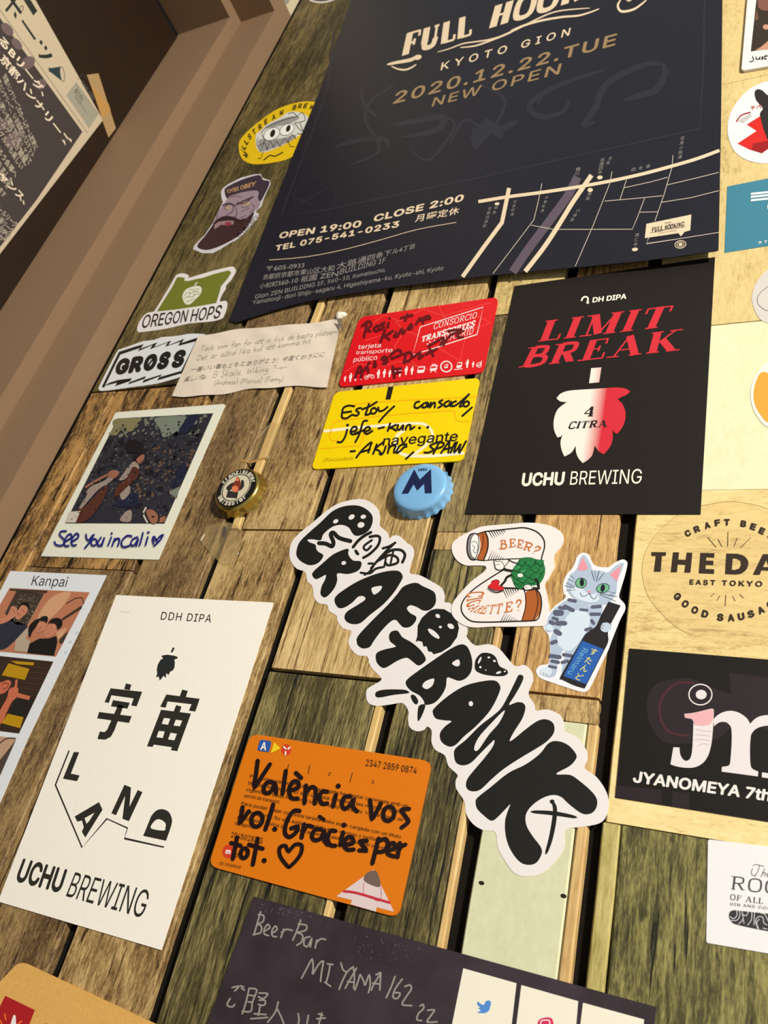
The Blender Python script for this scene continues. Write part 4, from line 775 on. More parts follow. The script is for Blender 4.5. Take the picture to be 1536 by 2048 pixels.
for ch, x, y, a in (('M',735,805,-68),('I',712,775,-66),('L',722,745,-62),('L',740,705,-58),('S',765,665,-54),('T',800,628,-50),('R',845,590,-44),('E',890,550,-38),('A',950,515,-32),('M',1010,480,-25),('B',1110,440,-16),('R',1152,430,-10),('E',1195,428,-4),('W',1240,438,4)):
    r_ = math.radians(a); u = Vector((math.cos(r_), math.sin(r_))); v_ = Vector((.45, -1)).normalized() if a > -50 else Vector((1,-.35)).normalized(); v_ = (Vector((math.sin(-r_)*-1, -math.cos(r_)))+Vector((.5,0))).normalized()
    hw, hh = (15 if ch != 'I' else 4), 21; c0 = Vector((x, y)); q = [c0-u*hw+v_*hh, c0+u*hw+v_*hh, c0+u*hw-v_*hh, c0-u*hw-v_*hh]
    p.text(ch, z('B', ' '.join('%f,%f' % tuple(k) for k in q)), .04)
p.line(z('B','875,845 920,810 960,815 1020,785'), 2.4)

t = Thing('sticker', 'die-cut sticker of a stern bearded man in a dark cap', 'sticker', (465,425), t=.15)
t.sheet(z('B','545,1090 560,1060 600,1030 700,980 800,955 850,953 870,985 920,1000 925,1030 900,1080 870,1150 855,1200 810,1240 835,1260 820,1300 760,1370 690,1440 650,1465 600,1490 540,1530 480,1560 400,1560 330,1530 340,1500 420,1420 480,1330 500,1290 530,1230 560,1170 548,1130'), mat((206,202,206), .45))
p = t.part('cap', mat((58,46,58), .5)); p.poly(S_('B','572,1075 610,1040 720,990 830,960 855,975 870,998 912,1005 915,1035 880,1110 850,1160 830,1140 825,1080 720,1090 620,1120 590,1140'))
p = t.part('face', mat((152,132,144), .5), k=1); p.poly(S_('B','590,1150 620,1118 720,1088 820,1075 832,1140 850,1165 830,1220 800,1240 770,1290 700,1320 560,1330 490,1320 520,1250 560,1190'))
p = t.part('beard', mat((58,36,38), .5), k=2); p.poly(S_('B','490,1330 520,1310 560,1290 620,1285 680,1308 740,1290 780,1255 800,1250 760,1340 690,1420 600,1475 500,1520 420,1535 362,1505 420,1430 470,1360'))
p = t.part('cap_lettering', mat((196,150,100), .5), k=2); p.text('CYBI OBEY', z('B','585,1075 820,1005 805,1045 600,1100'), .02)
p = t.part('lips', mat((150,120,126)), k=3); p.poly(z('B','493,1340 530,1318 600,1310 645,1312 640,1338 600,1348 545,1342 520,1362 495,1376')); p = t.part('tongue', mat((140,52,62)), k=4); p.poly(E_('B','600,1335',26,16,-10)); p = t.part('moustache', mat((50,30,32)), k=5); p.line(z('B','490,1335 530,1300 580,1282 640,1290 690,1310 720,1300'), 4.2)
p = t.part('face_lines', mat((74,56,66)), k=3)
for s_, w_ in (('570,1210 600,1185 640,1190',1.6),('670,1170 720,1180 770,1145',2),('640,1195 632,1240 590,1268 610,1285 660,1278 665,1255',1.6),('560,1192 610,1178 650,1195',3),('665,1188 720,1160 790,1128',3.4),('655,1200 668,1250',1.2),('760,1215 700,1240',1),('700,1200 730,1210 760,1195',1),('570,1215 590,1230',1),('620,1130 660,1120 700,1130',.8),('780,1180 800,1210 770,1250',1.2),('520,1260 510,1300',1),('850,1090 860,960',1),('690,1290 740,1270',1)): p.line(z('B', s_), w_)
p = t.part('eyes', mat((176,150,120)), k=2); p.poly(E_('B','598,1212',26,12,-10)); p.poly(E_('B','735,1180',36,14,-12))
p = t.part('side_script', mat((70,64,66)), k=2); p.text('CYBIOBEY', z('B','660,1420 815,1265 835,1290 690,1445'), .0)

t = Thing('sticker', 'white die-cut sticker of a green land outline with a hop cone and bold letters', 'sticker', (370,600), t=.2)
t.sheet(smooth(z('H','545,690 560,640 600,580 640,550 690,540 720,500 800,370 870,250 890,220 930,205 975,210 998,225 995,245 1080,220 1200,185 1300,160 1380,145 1405,165 1410,190 1370,260 1325,310 1322,340 1290,390 1270,450 1320,445 1337,465 1330,510 1310,570 1280,605 1190,628 1000,645 800,690 600,718 555,718'), n=3), STK)
p = t.part('green_land', mat((112,118,38), .5)); p.poly(z('H','718,540 780,440 850,330 895,240 930,238 965,245 958,270 1000,272 1060,255 1120,245 1220,210 1350,178 1372,200 1340,250 1280,320 1275,350 1240,465 1100,490 900,520'))
p = t.part('hop_cone', mat((226,224,206), .5)); p.poly(S_('H','965,470 945,430 945,390 975,345 1020,325 1060,315 1100,320 1112,350 1100,390 1060,430 1025,465 995,480')); p.line(z('H','1058,325 1055,300 1075,285'), 1.8)
p = t.part('hop_scales', mat((112,118,38)), k=3)
for s_ in ('960,400 990,370 1020,380','1000,350 1030,345 1050,360','1020,380 1050,360 1090,370','955,430 990,410 1030,415','1030,415 1060,390 1100,385','990,450 1020,440 1050,425','975,465 990,440','1060,340 1090,345','1000,410 1010,380','1040,400 1055,370'): p.line(z('H', s_), .9)
p = t.part('bold_lettering', mat((40,28,28), .45), k=1); p.text('OREGON', z('H','608,570 1000,522 975,632 577,690'), .012); p.text('HOPS', z('H','1035,518 1302,478 1265,600 1008,632'), .012)

t = Thing('sticker', 'white jagged-edged sticker with heavy black slanted letters', 'sticker', (300,725), t=.2)
t.sheet(smooth(z('H','207,1215 215,1190 290,1040 370,890 400,870 500,835 600,800 690,790 760,765 830,760 920,750 1000,735 1100,735 1140,740 1130,770 1080,900 1000,1060 930,1110 840,1140 720,1172 600,1190 480,1205 350,1225 230,1237'), n=2), mat((220,222,222), .4))
p = t.part('zigzag_border', INK)
p.line(z('H','1060,795 1075,785'), 4); p.poly(z('H','380,895 520,850 605,825 575,865 725,810 695,850 845,795 820,835 960,778 935,815 1085,765 1065,800 905,842 925,805 790,850 815,812 655,872 680,835 550,890 570,860 400,918'))
p.line(z('H','392,905 335,1020 245,1205'), 5, False, caps=False); p.line(z('H','1075,785 1020,900 930,1080'), 3.4, False)
p.poly(z('H','235,1208 300,1165 380,1140 365,1170 500,1125 480,1160 625,1105 605,1140 765,1090 745,1115 935,1060 925,1085 720,1145 745,1108 590,1168 610,1130 465,1180 485,1150 350,1196 370,1165 270,1190'))
p = t.part('heavy_lettering', INK, k=1)
for ch, q in (('G','378,955 498,942 455,1088 340,1100'),('R','505,938 618,922 575,1070 460,1088'),('Ø','625,918 738,903 700,1055 585,1068'),('S','755,895 858,885 805,1045 705,1055'),('S','880,880 990,868 940,1030 835,1042')):
    if ch == 'Ø': p.text('O', z('H', q), .07); p.line(z('H','700,935 630,1030'), 3.6)
    else: p.text(ch, z('H', q), .07)

# right column
t = Thing('sticker', 'clear round sticker printed with black lettering and short rays', 'sticker', (1460,1130), t=.1)
cst = Part(t, 'clear_film', mat((238,214,150), .3, .5, alpha=.28), t.t); cst.slab(smooth(z('R','1110,118 1250,125 1400,150 1536,190 1700,240 1900,600 1850,1100 1600,1540 1250,1590 1000,1570 760,1480 640,1430 480,1300 330,1120 265,960 248,780 300,590 420,420 560,290 650,240 850,160'), n=3))
p = t.part('film_rim', mat((170,142,88), .4)); p.line(z('R','650,240 560,290 420,420 300,590 248,780 265,960 330,1120 480,1300 640,1430 760,1480'), .6); p.line(z('R','850,160 1110,118 1250,125 1400,150 1536,190'), .6)
DK = mat((50,38,28), .5)
p = t.part('round_lettering', DK)
def chq(zk, ch, x, y, a, w2, h2, off=.03, sh=0):
    r_ = math.radians(a); u = Vector((math.cos(r_), math.sin(r_))); v_ = Vector((math.sin(r_), -math.cos(r_))); c0 = Vector((x, y))
    if ch in 'I': w2 *= .3
    q = [c0-u*w2+v_*h2, c0+u*w2+v_*h2, c0+u*w2-v_*h2, c0-u*w2-v_*h2]; p.text(ch, z(zk, ' '.join('%f,%f' % tuple(k) for k in q)), off)
for ch, x, y, a in (('C',715,442,-30),('R',808,400,-22),('A',915,362,-15),('F',1020,335,-8),('T',1115,330,0),('B',1285,345,10),('E',1385,375,18),('E',1475,418,25),('R',1570,470,32)): chq('R', ch, x, y, a, 30, 34, .05)
for ch, x, y, a in (('G',610,1090,38),('O',690,1165,36),('O',788,1228,25),('D',892,1268,15),('S',1048,1303,4),('A',1158,1308,-4),('U',1262,1295,-10),('S',1362,1268,-18),('A',1465,1230,-24),('G',1560,1170,-32)): chq('R', ch, x, y, a, 34, 38, .05)
p.text('EAST TOKYO', z('R','735,915 1480,932 1476,992 733,968'), .03, 1.35)
p = t.part('main_lettering', DK, k=2)
p.poly(z('R','343,635 492,637 490,672 450,674 438,836 368,835 388,676 342,673'))
p.poly(z('R','565,637 625,638 618,712 694,714 705,640 762,642 742,846 680,844 690,765 612,762 604,842 541,840'))
p.poly(z('R','845,643 988,647 986,692 905,688 902,722 978,724 976,768 900,766 896,808 985,812 983,858 828,852'))
p.poly(smooth(z('R','1110,650 1220,652'), False, 2)+smooth(z('R','1220,652 1290,675 1330,720 1333,770 1310,820 1260,855 1200,864'), False)+z('R','1098,860'), [z('R','1176,700 1215,702 1255,725 1262,765 1240,805 1195,818 1165,817')])
p.poly(z('R','1485,656 1570,658 1640,880 1570,878 1555,825 1470,822 1450,868 1382,866'), [z('R','1520,715 1545,790 1485,788')])
p = t.part('rays', DK, k=2)
for s_ in ('920,485 1005,585','1025,505 1065,578','1127,432 1123,578','1222,492 1190,572','1360,488 1255,590','985,1060 950,1088','1042,1082 1015,1130','1105,1075 1098,1185','1175,1085 1200,1135','1248,1065 1285,1105'): p.line(z('R', s_), 1.1)

t = Thing('sticker', 'white rounded card sticker with a patterned black bar and serif letters', 'sticker', (1480,1780), t=.3)
t.sheet(roundq(z('c','555,280 1129,348 1400,380 1400,1410 1129,1372 538,1270'), 5), mat((228,226,226), .4, .4))
GR = mat((70,66,70), .5)
p = t.part('grey_lettering', GR); p.serif('ROOM', z('c','780,632 1440,700 1430,830 765,758'), T=.1, t=.05, ser=.1, gap=.04); p.serif('OF ALL', z('c','770,805 1085,845 1080,900 765,858'), T=.14, t=.07, ser=.12)
p.text('GIN AND COCKTAILS', z('c','768,885 1400,955 1395,985 765,912'), .01, 1.2)
for s_ in ('985,560 970,590 980,625 1005,620','985,535 1010,520 1050,530 1090,540','1050,530 1030,590 1000,640','1098,560 1080,600 1062,640','1070,625 1090,598 1105,605 1095,635','1110,620 1135,605 1120,635 1140,640'): p.line(z('c', s_), 1.2)
p = t.part('patterned_bar', mat((52,50,54), .5), k=1); p.poly(sg('c','800,958 1129,992 1400,1020','1400,1020 1400,1195','1400,1195 1129,1160 840,1100 780,1070 755,1020 765,975 800,958'))
p = t.part('bar_pattern', mat((206,204,206), .5), k=2)
for s_ in ('765,1020 800,1040 830,1010 830,965','770,1055 830,1055 860,1010 855,965','880,970 890,1040 850,1090','890,1040 900,1085','940,975 920,1010 880,1000','975,975 970,1050 935,1100','1000,980 995,1100','1030,1130 1010,1060 1040,1020 1080,1030 1090,1080 1120,1100','1040,1140 1020,1080 1045,1045','1060,985 1100,1000 1129,1060','1080,1130 1120,1140'): p.line(z('c', s_), 1.5)

t = Thing('sticker', 'teal rectangular sticker with three white bars at the right edge', 'sticker', (1500,430), t=.15)
t.sheet([(1454.5,373),(1560,352),(1560,488),(1449,505.5)], mat((62,126,146), .45))
p = t.part('white_bars', mat((236,234,226)))
for y in (167, 189, 214): p.poly(z('d', '300,%d 520,%d 520,%d 298,%d' % (y, y-22, y-8, y+15)))
p = t.part('white_lettering', mat((226,226,220)), k=1); p.text('STAND', z('d','356,522 560,498 556,515 352,538'), .03, 1.6); p.text('C', z('d','418,250 440,248 440,290 420,292'), .03)

t = Thing('sticker', 'pale grey oval sticker with a thin black ring, right of the black postcard', 'sticker', (1525,595), t=.15)
t.sheet(smooth(z('d','424,730 370,780 325,850 306,930 318,1000 350,1070 400,1110 520,1140 640,1040 700,900 640,760 520,700')), mat((206,200,192), .5))
p = t.part('ring', mat((70,58,54))); p.line(z('d','424,852 380,885 348,930 352,980 390,1015 424,1028 520,1030 600,940 520,850'), .9, closed=True)

t = Thing('sticker', 'round white sticker with an orange disc at the right edge', 'sticker', (1530,800), t=.2)
t.sheet(smooth(z('d','424,1400 360,1460 310,1550 296,1640 310,1730 350,1810 424,1880 560,1900 700,1800 760,1640 700,1480 560,1390')), mat((240,234,216), .45))
p = t.part('orange_disc', mat((236,160,60), .5)); p.poly(smooth(z('d','380,1477 335,1550 318,1640 330,1720 370,1790 424,1845 560,1860 680,1760 700,1600 600,1540 470,1500')))

t = Thing('sticker', 'round white sticker of a black dog in a red paper boat', 'sticker', (1520,250), t=.2)
t.sheet(smooth(z('G','952,832 860,860 740,930 630,1050 560,1180 538,1320 560,1450 620,1560 720,1630 840,1665 952,1668 1200,1600 1340,1400 1340,1100 1200,900 1080,840')), mat((234,230,226), .45))
p = t.part('red_boat', mat((206,38,32), .45)); p.poly(z('G','735,1275 870,1190 952,1150 1100,1300 1000,1480 952,1525 890,1570 760,1530 640,1470 835,1340'))
p = t.part('boat_shade', mat((150,24,28), .45)); p.poly(z('G','800,1470 950,1440 1000,1480 952,1525 890,1568 780,1535')); p.line(z('G','630,1242 680,1180 770,1150'), 2.6)
p = t.part('black_dog', mat((40,34,34), .6), k=2); p.poly(S_('G','815,960 825,925 855,912 900,930 960,980 1080,1000 1080,1400 960,1430 930,1380 900,1300 880,1220 870,1160 900,1110 860,1060 830,1020'))
p = t.part('red_lettering', mat((176,30,40)), k=3); p.text('チバ', z('G','772,1085 880,1065 890,1108 780,1128'), .02)
p = t.part('grey_bar', mat((190,184,184)), k=1); p.poly(z('G','640,1240 770,1160 790,1190 700,1260'))

t = Thing('sticker', 'dark round sticker with a white rim cut off by the top edge', 'sticker', (645,-15), t=.2)
t.sheet(ell((646,-12), 34, 18, -6, 28), mat((206,200,196), .5))
p = t.part('dark_disc', mat((66,58,60))); p.poly(ell((646,-13), 31, 15.5, -6, 28))
# ------------------------------------------------------------------ instant photos and photo strip
INST = mat((226,226,208), .4, .4)
t = Thing('instant_photo', 'instant photo of a dark bar with blue marker writing on its border', 'photo', (270,970), t=.5)
t.sheet(z('L','655,178 672,170 1490,107 1498,116 985,1298 975,1303 85,1276 90,1262'), INST, 'print')
PQ = z('L','672,218 1408,178 1032,1027 268,1024')
p = t.part('picture', mat((42,42,50), .35, .4)); p.poly(PQ)
Hq = homog(PQ); rr = random.Random(11)
def clutter(p, H, n, u0, u1, v0, v1, s0, s1, seed, tall=1.0):
    r = random.Random(seed)
    for _ in range(n):
        u = r.uniform(u0, u1); v = r.uniform(v0, v1); a = r.uniform(s0, s1)*.5; b = a*tall*r.uniform(.6,1.6); an = r.uniform(0,1.5)
        pts = []
        for k in range(6):
            th = k*math.pi/3; x = u+a*math.cos(th)*math.cos(an)-b*math.sin(th)*math.sin(an); y = v+a*math.cos(th)*math.sin(an)+b*math.sin(th)*math.cos(an); pts.append(H(min(1,max(0,x)), min(1,max(0,y))))
        p.poly(pts)
for (nm_, c, n, box, s_, sd) in (('pale_shapes',(116,120,106),60,(.1,.95,.82,1),(.015,.05),1),('grey_shapes',(72,72,76),150,(0,1,.2,.85),(.008,.03),2),('dark_shapes',(24,24,32),110,(.0,1,.1,.88),(.02,.06),3),('brown_shapes',(98,76,62),110,(.55,1,.2,.7),(.006,.03),4),('bright_shapes',(160,158,152),70,(0,.95,.1,.8),(.003,.010),5)):
    p = t.part(nm_, mat(c, .35, .4)); clutter(p, Hq, n, *box, *s_, sd)
p = t.part('hanging_leaves', mat((128,120,84), .4)); p.poly(S_('L','650,225 835,218 820,260 790,310 745,320 735,290 690,300 670,340 615,345 640,290')); p.line(z('L','610,330 660,345 700,300 745,360'), 2.2)
p = t.part('dark_coat', mat((30,34,56), .4)); p.poly(S_('L','1230,195 1290,190 1260,260 1200,330 1150,320 1160,260')); p.poly(S_('L','1120,640 1160,570 1200,570 1180,680 1130,740 1090,740')); p.poly(S_('L','640,880 760,800 830,800 820,880 760,900'))
p = t.part('window_light', mat((118,126,112), .4)); p.poly(S_('L','960,215 1180,205 1150,290 1090,340 1020,360 1000,300')); p.poly(z('L','1080,775 1150,740 1130,830 1068,795'))
p = t.part('shirts', mat((150,134,124), .4)); p.poly(S_('L','430,790 470,740 580,690 640,620 670,620 680,640 600,720 560,740 500,790 400,905 380,900 440,800')); p.poly(S_('L','690,680 780,560 820,560 840,600 800,620 720,690 680,690')); p.poly(S_('L','690,1000 740,930 780,930 770,1010')); p.poly(S_('L','690,790 740,735 770,745 760,800 710,845'))
p = t.part('aprons', mat((84,44,34), .4)); p.poly(S_('L','580,730 590,780 540,880 460,980 400,1015 330,1010 360,930 440,880')); p.poly(S_('L','790,590 840,620 820,680 760,730 700,790 650,820 670,740 740,680'))
p = t.part('skin', mat((150,98,76), .4)); p.poly(S_('L','830,560 815,530 850,495 880,500 870,540 845,570')); p.poly(S_('L','600,655 620,620 680,625 680,650 640,680')); p.poly(S_('L','890,930 940,920 980,960 975,1015 930,1020')); p.poly(z('L','1000,980 1052,958 1032,1015 990,1020')); p.line(z('L','430,745 520,690 620,640'), 4.5)
p = t.part('cup', mat((200,190,176), .4)); p.poly(z('L','300,935 388,928 350,1018 272,1018')); p.line(z('L','890,905 870,950 900,1015'), 3.5)
p = t.part('hair', mat((26,22,24), .4)); p.poly(S_('L','790,530 800,490 860,470 880,490 850,500 815,530')); p.poly(S_('L','740,470 750,390 860,400 870,460 800,480'))
p = t.part('dark_flecks', mat((26,26,34), .4)); clutter(p, Hq, 190, .02, .98, .03, .95, .004, .016, 8, 1.6)
p = t.part('light_flecks', mat((128,118,108), .4)); clutter(p, Hq, 90, .02, .98, .05, .9, .002, .008, 9, 2)
p = t.part('marker_writing', mat((30,34,120), .4), k=18)
for s_ in ('278,1082 240,1085 228,1110 255,1140 272,1162 245,1192 202,1188 188,1165','268,1162 318,1132 312,1105 285,1120 262,1165 270,1195 298,1195','322,1165 372,1128 362,1100 338,1118 318,1162 328,1192 355,1188','430,1108 435,1140 452,1152 480,1115','492,1110 460,1165 422,1212','545,1132 522,1170 528,1196 552,1180 572,1130 552,1196','625,1130 600,1192','652,1140 632,1196','640,1168 668,1140 688,1148 675,1196','782,1122 745,1118 708,1155 705,1190 725,1205 768,1192','825,1128 790,1145 775,1182 800,1192 832,1140 818,1196','868,1095 855,1150 842,1192','905,1128 888,1190','950,1180 942,1140 955,1125 972,1150 1000,1122 1022,1112 1002,1148 955,1195'): p.line(z('L', s_), 3.4)
p.line(ell(z('L','492,1168')[0], 5.5, 7, 20), 3.2, closed=True); p.poly(ell(z('L','628,1100')[0], 2.4, 2)); p.poly(ell(z('L','910,1092')[0], 3, 2)); p.line(z('L','955,1140 975,1160 990,1130'), 2)

t.sub('picture','pale_shapes','grey_shapes','dark_shapes','brown_shapes','bright_shapes','hanging_leaves','dark_coat','window_light','shirts','aprons','skin','cup','hair','dark_flecks','light_flecks')
t = Thing('instant_photo', 'instant photo cut off by the top right corner, with black handwriting', 'photo', (1520,90), t=1.6)
t.sheet([(1498,-40),(1483,138),(1488,140.5),(1560,128),(1640,115),(1660,-60)], mat((232,230,222), .4, .4), 'print')
p = t.part('picture', mat((52,42,32), .4)); p.poly([(1517,-40),(1501.5,103),(1600,88),(1640,-40)])
p = t.part('picture_arm', mat((190,142,116), .4)); p.poly(z('G','820,515 880,480 952,420 1200,300 1200,460 952,505')); p.poly(S_('G','900,270 925,250 960,260 960,295 915,300'))
p = t.part('picture_shirt', mat((124,82,66), .4)); p.poly(S_('G','860,-40 1000,-60 1000,80 930,110 860,85 850,40')); p.poly(z('G','840,90 852,190 830,210 822,200'))
p = t.part('marker_writing', BK, k=4)
for s_ in ('795,588 805,600 800,625 768,630','830,580 832,602 855,605 870,582 868,606','905,578 888,585 905,598 885,608','930,562 920,600 940,602','918,578 950,570'): p.line(z('G', s_), 1.7)
p.poly(ell(z('G','798,575')[0], 1, 1))

t.sub('picture','picture_arm','picture_shirt')
t = Thing('photo_strip', 'white photo strip with stacked colour bar photos at the left edge', 'photo', (60,1350), t=.3)
t.sheet([(20.5,1142),(212.8,1150.5),(130,1322),(54,1480),(-6,1618),(-120,1870),(-330,1840),(-60,1300)], mat((222,226,230), .35, .4, grain=.02), 'print')
p = t.part('printed_word', mat((30,30,30))); p.text('Kanpai', z('U','398,120 806,138 765,288 352,268'), -.006)
PH1 = z('U','112,268 1050,320 655,1072 -300,985')
p = t.part('group_picture', mat((182,118,88), .35, .4)); p.poly(PH1)
p = t.part('wall_glow', mat((206,156,118), .4)); p.poly(S_('U','560,420 700,330 830,330 700,520 560,640 440,620')); p.poly(z('U','660,790 790,725 700,880 670,850'))
p = t.part('chalkboard', mat((64,54,46), .4)); p.poly(z('U','195,300 515,335 320,700 200,700 100,640 60,560')); p.poly(z('U','110,275 560,300 545,330 120,300')); p.poly(z('U','960,470 955,510 720,660 730,620')); p.poly(z('U','700,860 800,770 735,920 690,915')); p.line(z('U','780,450 880,390 960,380 980,450'), 1.8, False)
p = t.part('chalk_marks', mat((176,160,136), .4), k=4); rr = random.Random(4)
for i in range(90):
    u, v = rr.random(), rr.random(); x = 230+u*250-v*150; y = 350+v*320+u*15; p.line(z('U','%f,%f %f,%f' % (x, y, x+rr.uniform(4,16), y+rr.uniform(-4,6))), .7)
p.line(z('U','200,305 512,338 322,700'), .9, False)
p = t.part('dark_clothes', mat((42,46,58), .45), k=4); p.poly(S_('U','60,620 150,625 240,680 320,710 290,790 180,880 60,980 -60,990 -300,980 -150,760 0,660')); 
p = t.part('black_clothes', mat((26,24,22), .45), k=5); p.poly(z('U','345,920 460,860 560,860 660,830 672,900 632,1062 318,1030')); p.poly(S_('U','560,690 600,635 670,618 720,640 730,700 690,750 650,745 640,700 590,680')); p.poly(S_('U','340,720 400,650 460,625 500,600 550,600 560,640 530,690 470,650 440,700 380,780 350,850 330,800')); p.poly(S_('U','205,505 250,445 310,430 340,460 335,520 310,480 250,470 220,510'))
p = t.part('light_jacket', mat((178,160,140), .45), k=5); p.poly(z('U','180,880 320,730 350,760 300,860 350,880 330,1020 170,1005'))
p = t.part('faces', mat((196,128,100), .4), k=6); p.poly(S_('U','215,520 260,470 315,490 320,540 270,600 215,640 180,610')); p.poly(S_('U','130,490 160,480 200,510 190,590 150,620 90,660 0,690 -60,640 60,610 110,540')); p.poly(S_('U','440,690 500,660 540,690 520,760 450,790 420,770')); p.poly(S_('U','580,700 640,690 665,740 640,800 560,850 520,830 530,770'))
p = t.part('face_marks', mat((84,44,38), .4), k=7)
for s_ in ('250,520 285,550','205,560 235,590','590,735 620,745','545,800 580,800','450,740 490,730','440,765 480,768','150,520 170,560','195,570 230,580'): p.line(z('U', s_), 1.5, taper=True)
p = t.part('bar_picture', mat((56,40,30), .35, .4), k=1); p.poly(z('U','-40,1060 625,1130 222,1972 -500,1880'))
p = t.part('neon_glow', mat((182,138,22), .4)); p.poly(z('U','120,1120 400,1140 390,1175 200,1160')); p.poly(z('U','100,1150 345,1215 290,1345 20,1290')); p.poly(z('U','90,1740 275,1780 235,1910 20,1850'))
p = t.part('board_marks', mat((96,70,60), .4))
for i in range(5): p.line(z('U','%d,%d %d,%d' % (360-i*28, 1190+i*62, 560-i*28, 1215+i*62)), 1)
p = t.part('neon_lettering', mat((238,228,176), .4), k=3); p.text('Beer', z('U','145,1190 290,1240 250,1310 100,1280'), .0); p.line(z('U','285,1290 300,1310 285,1340'), 1.6)
p.line(z('U','60,1830 90,1760 150,1775'), 1.8); p.line(z('U','150,1850 180,1790 240,1800'), 1.6)
p = t.part('pillar_picture', mat((196,108,78), .4), k=4); p.poly(S_('U','-100,1400 20,1370 90,1345 130,1370 110,1430 60,1490 0,1510 -100,1500')); p.poly(S_('U','-100,1900 0,1700 80,1560 100,1470 125,1440 170,1420 180,1350 205,1345 200,1430 215,1450 200,1540 140,1600 80,1720 20,1850')); p.poly(z('U','205,1495 355,1535 340,1580 190,1545'))
p = t.part('ear_marks', mat((120,58,44), .4), k=5); p.line(z('U','20,1400 60,1380 100,1400 60,1450 30,1440'), 1.6)
p = t.part('dark_panel', mat((34,34,28), .4), k=3); p.poly(z('U','180,1570 400,1560 290,1790 90,1740'))
p = t.part('lower_picture', mat((186,150,124), .4), k=1); p.poly(z('V','-40,48 140,72 0,390 -180,360'))
p = t.part('lower_shadow', mat((80,66,58), .4)); p.poly(z('V','100,130 140,75 0,390 -60,330 20,230')); p.line(z('V','0,110 60,70 130,70'), 2)
p = t.part('confetti', mat((190,206,216), .4), k=1)
for x, y in ((820,900),(770,1020),(900,790)): p.poly(ell(z('U','%d,%d' % (x,y))[0], 4, 2.5, -30, 8))

t.sub('group_picture','wall_glow','chalkboard','chalk_marks','dark_clothes','black_clothes','light_jacket','faces','face_marks')
t.sub('bar_picture','neon_glow','board_marks','neon_lettering','pillar_picture','ear_marks','dark_panel'); t.sub('lower_picture','lower_shadow')
# ------------------------------------------------------------------ handwritten note
t = Thing('note', 'small crumpled white paper note with thin pencil writing and a curled corner', 'note', (515,715), t=.35, base=.25)
np_ = Part(t, 'paper', mat((222,208,190), .65, .15), t.t)
NQ = z('I','232,285 1390,148 1272,690 15,775'); HN = homog(NQ); rr = random.Random(2)
GU, GV = 44, 22; idx = {}
from mathutils import noise as mn
def noteh(u, v): return .55+.9*mn.noise(Vector((u*3.2, v*1.6, .3)))+.5*mn.noise(Vector((u*9+v*3, v*4, 2.3)))+3.2*max(0, (u-.93)/.07)**2*max(0, v-.6)
for j in range(GV+1):
    for i in range(GU+1):
        u, v = i/GU, j/GV; x, y = HN(u, v)
        if j == 0: y += 4*math.sin(u*7)+1.5*math.sin(u*21)
        if j == GV: y += -3.5*math.sin(u*5.5)*(1-abs(2*u-1))+1.2*math.sin(u*17)
        idx[i, j] = len(np_.v); np_.v.append(WALL.px(x, y, .35+max(0, noteh(u, v))))
for j in range(GV):
    for i in range(GU): np_.f.append((idx[i,j], idx[i+1,j], idx[i+1,j+1], idx[i,j+1]))
p = Part(t, 'pencil_writing', mat((96,88,80), .6), 0)
def inv_h(H, x, y):
    u = v = .5
    for _ in range(12):
        a, b = H(u, v); e = 1e-4; ax, ay = H(u+e, v); bx, by = H(u, v+e)
        j11, j21, j12, j22 = (ax-a)/e, (ay-b)/e, (bx-a)/e, (by-b)/e; det = j11*j22-j12*j21; dx, dy = x-a, y-b
        u += (dx*j22-dy*j12)/det; v += (dy*j11-dx*j21)/det
    return u, v
def note_line(s_, x0, y0, x1, y1, h, off=-.01):
    """pencil line that follows the crumpled sheet"""
    vs, fs = glyphs(s_, off)[:2]
    H2 = homog(z('I','%f,%f %f,%f %f,%f %f,%f' % (x0+h*.25, y0-h/2, x1+h*.25, y1-h/2, x1-h*.25, y1+h/2, x0-h*.25, y0+h/2))); base = len(p.v)
    for u, v in vs:
        x, y = H2(u, v); y += .7*math.sin(u*31)+.4*math.sin(u*93); a, b = inv_h(HN, x, y)
        i = min(GU-1, max(0, int(a*GU))); k = min(GV-1, max(0, int(b*GV))); fa, fb = a*GU-i, b*GV-k
        hh = lambda i_, k_: .35+max(0, noteh(i_/GU, k_/GV))
        p.v.append(WALL.px(x, y, hh(i,k)*(1-fa)*(1-fb)+hh(i+1,k)*fa*(1-fb)+hh(i,k+1)*(1-fa)*fb+hh(i+1,k+1)*fa*fb+.1))
    for f in fs:
        n_ = (p.v[base+f[1]]-p.v[base+f[0]]).cross(p.v[base+f[2]]-p.v[base+f[0]]); p.f.append(tuple(base+i for i in (f if n_.y < 0 else f[::-1])))
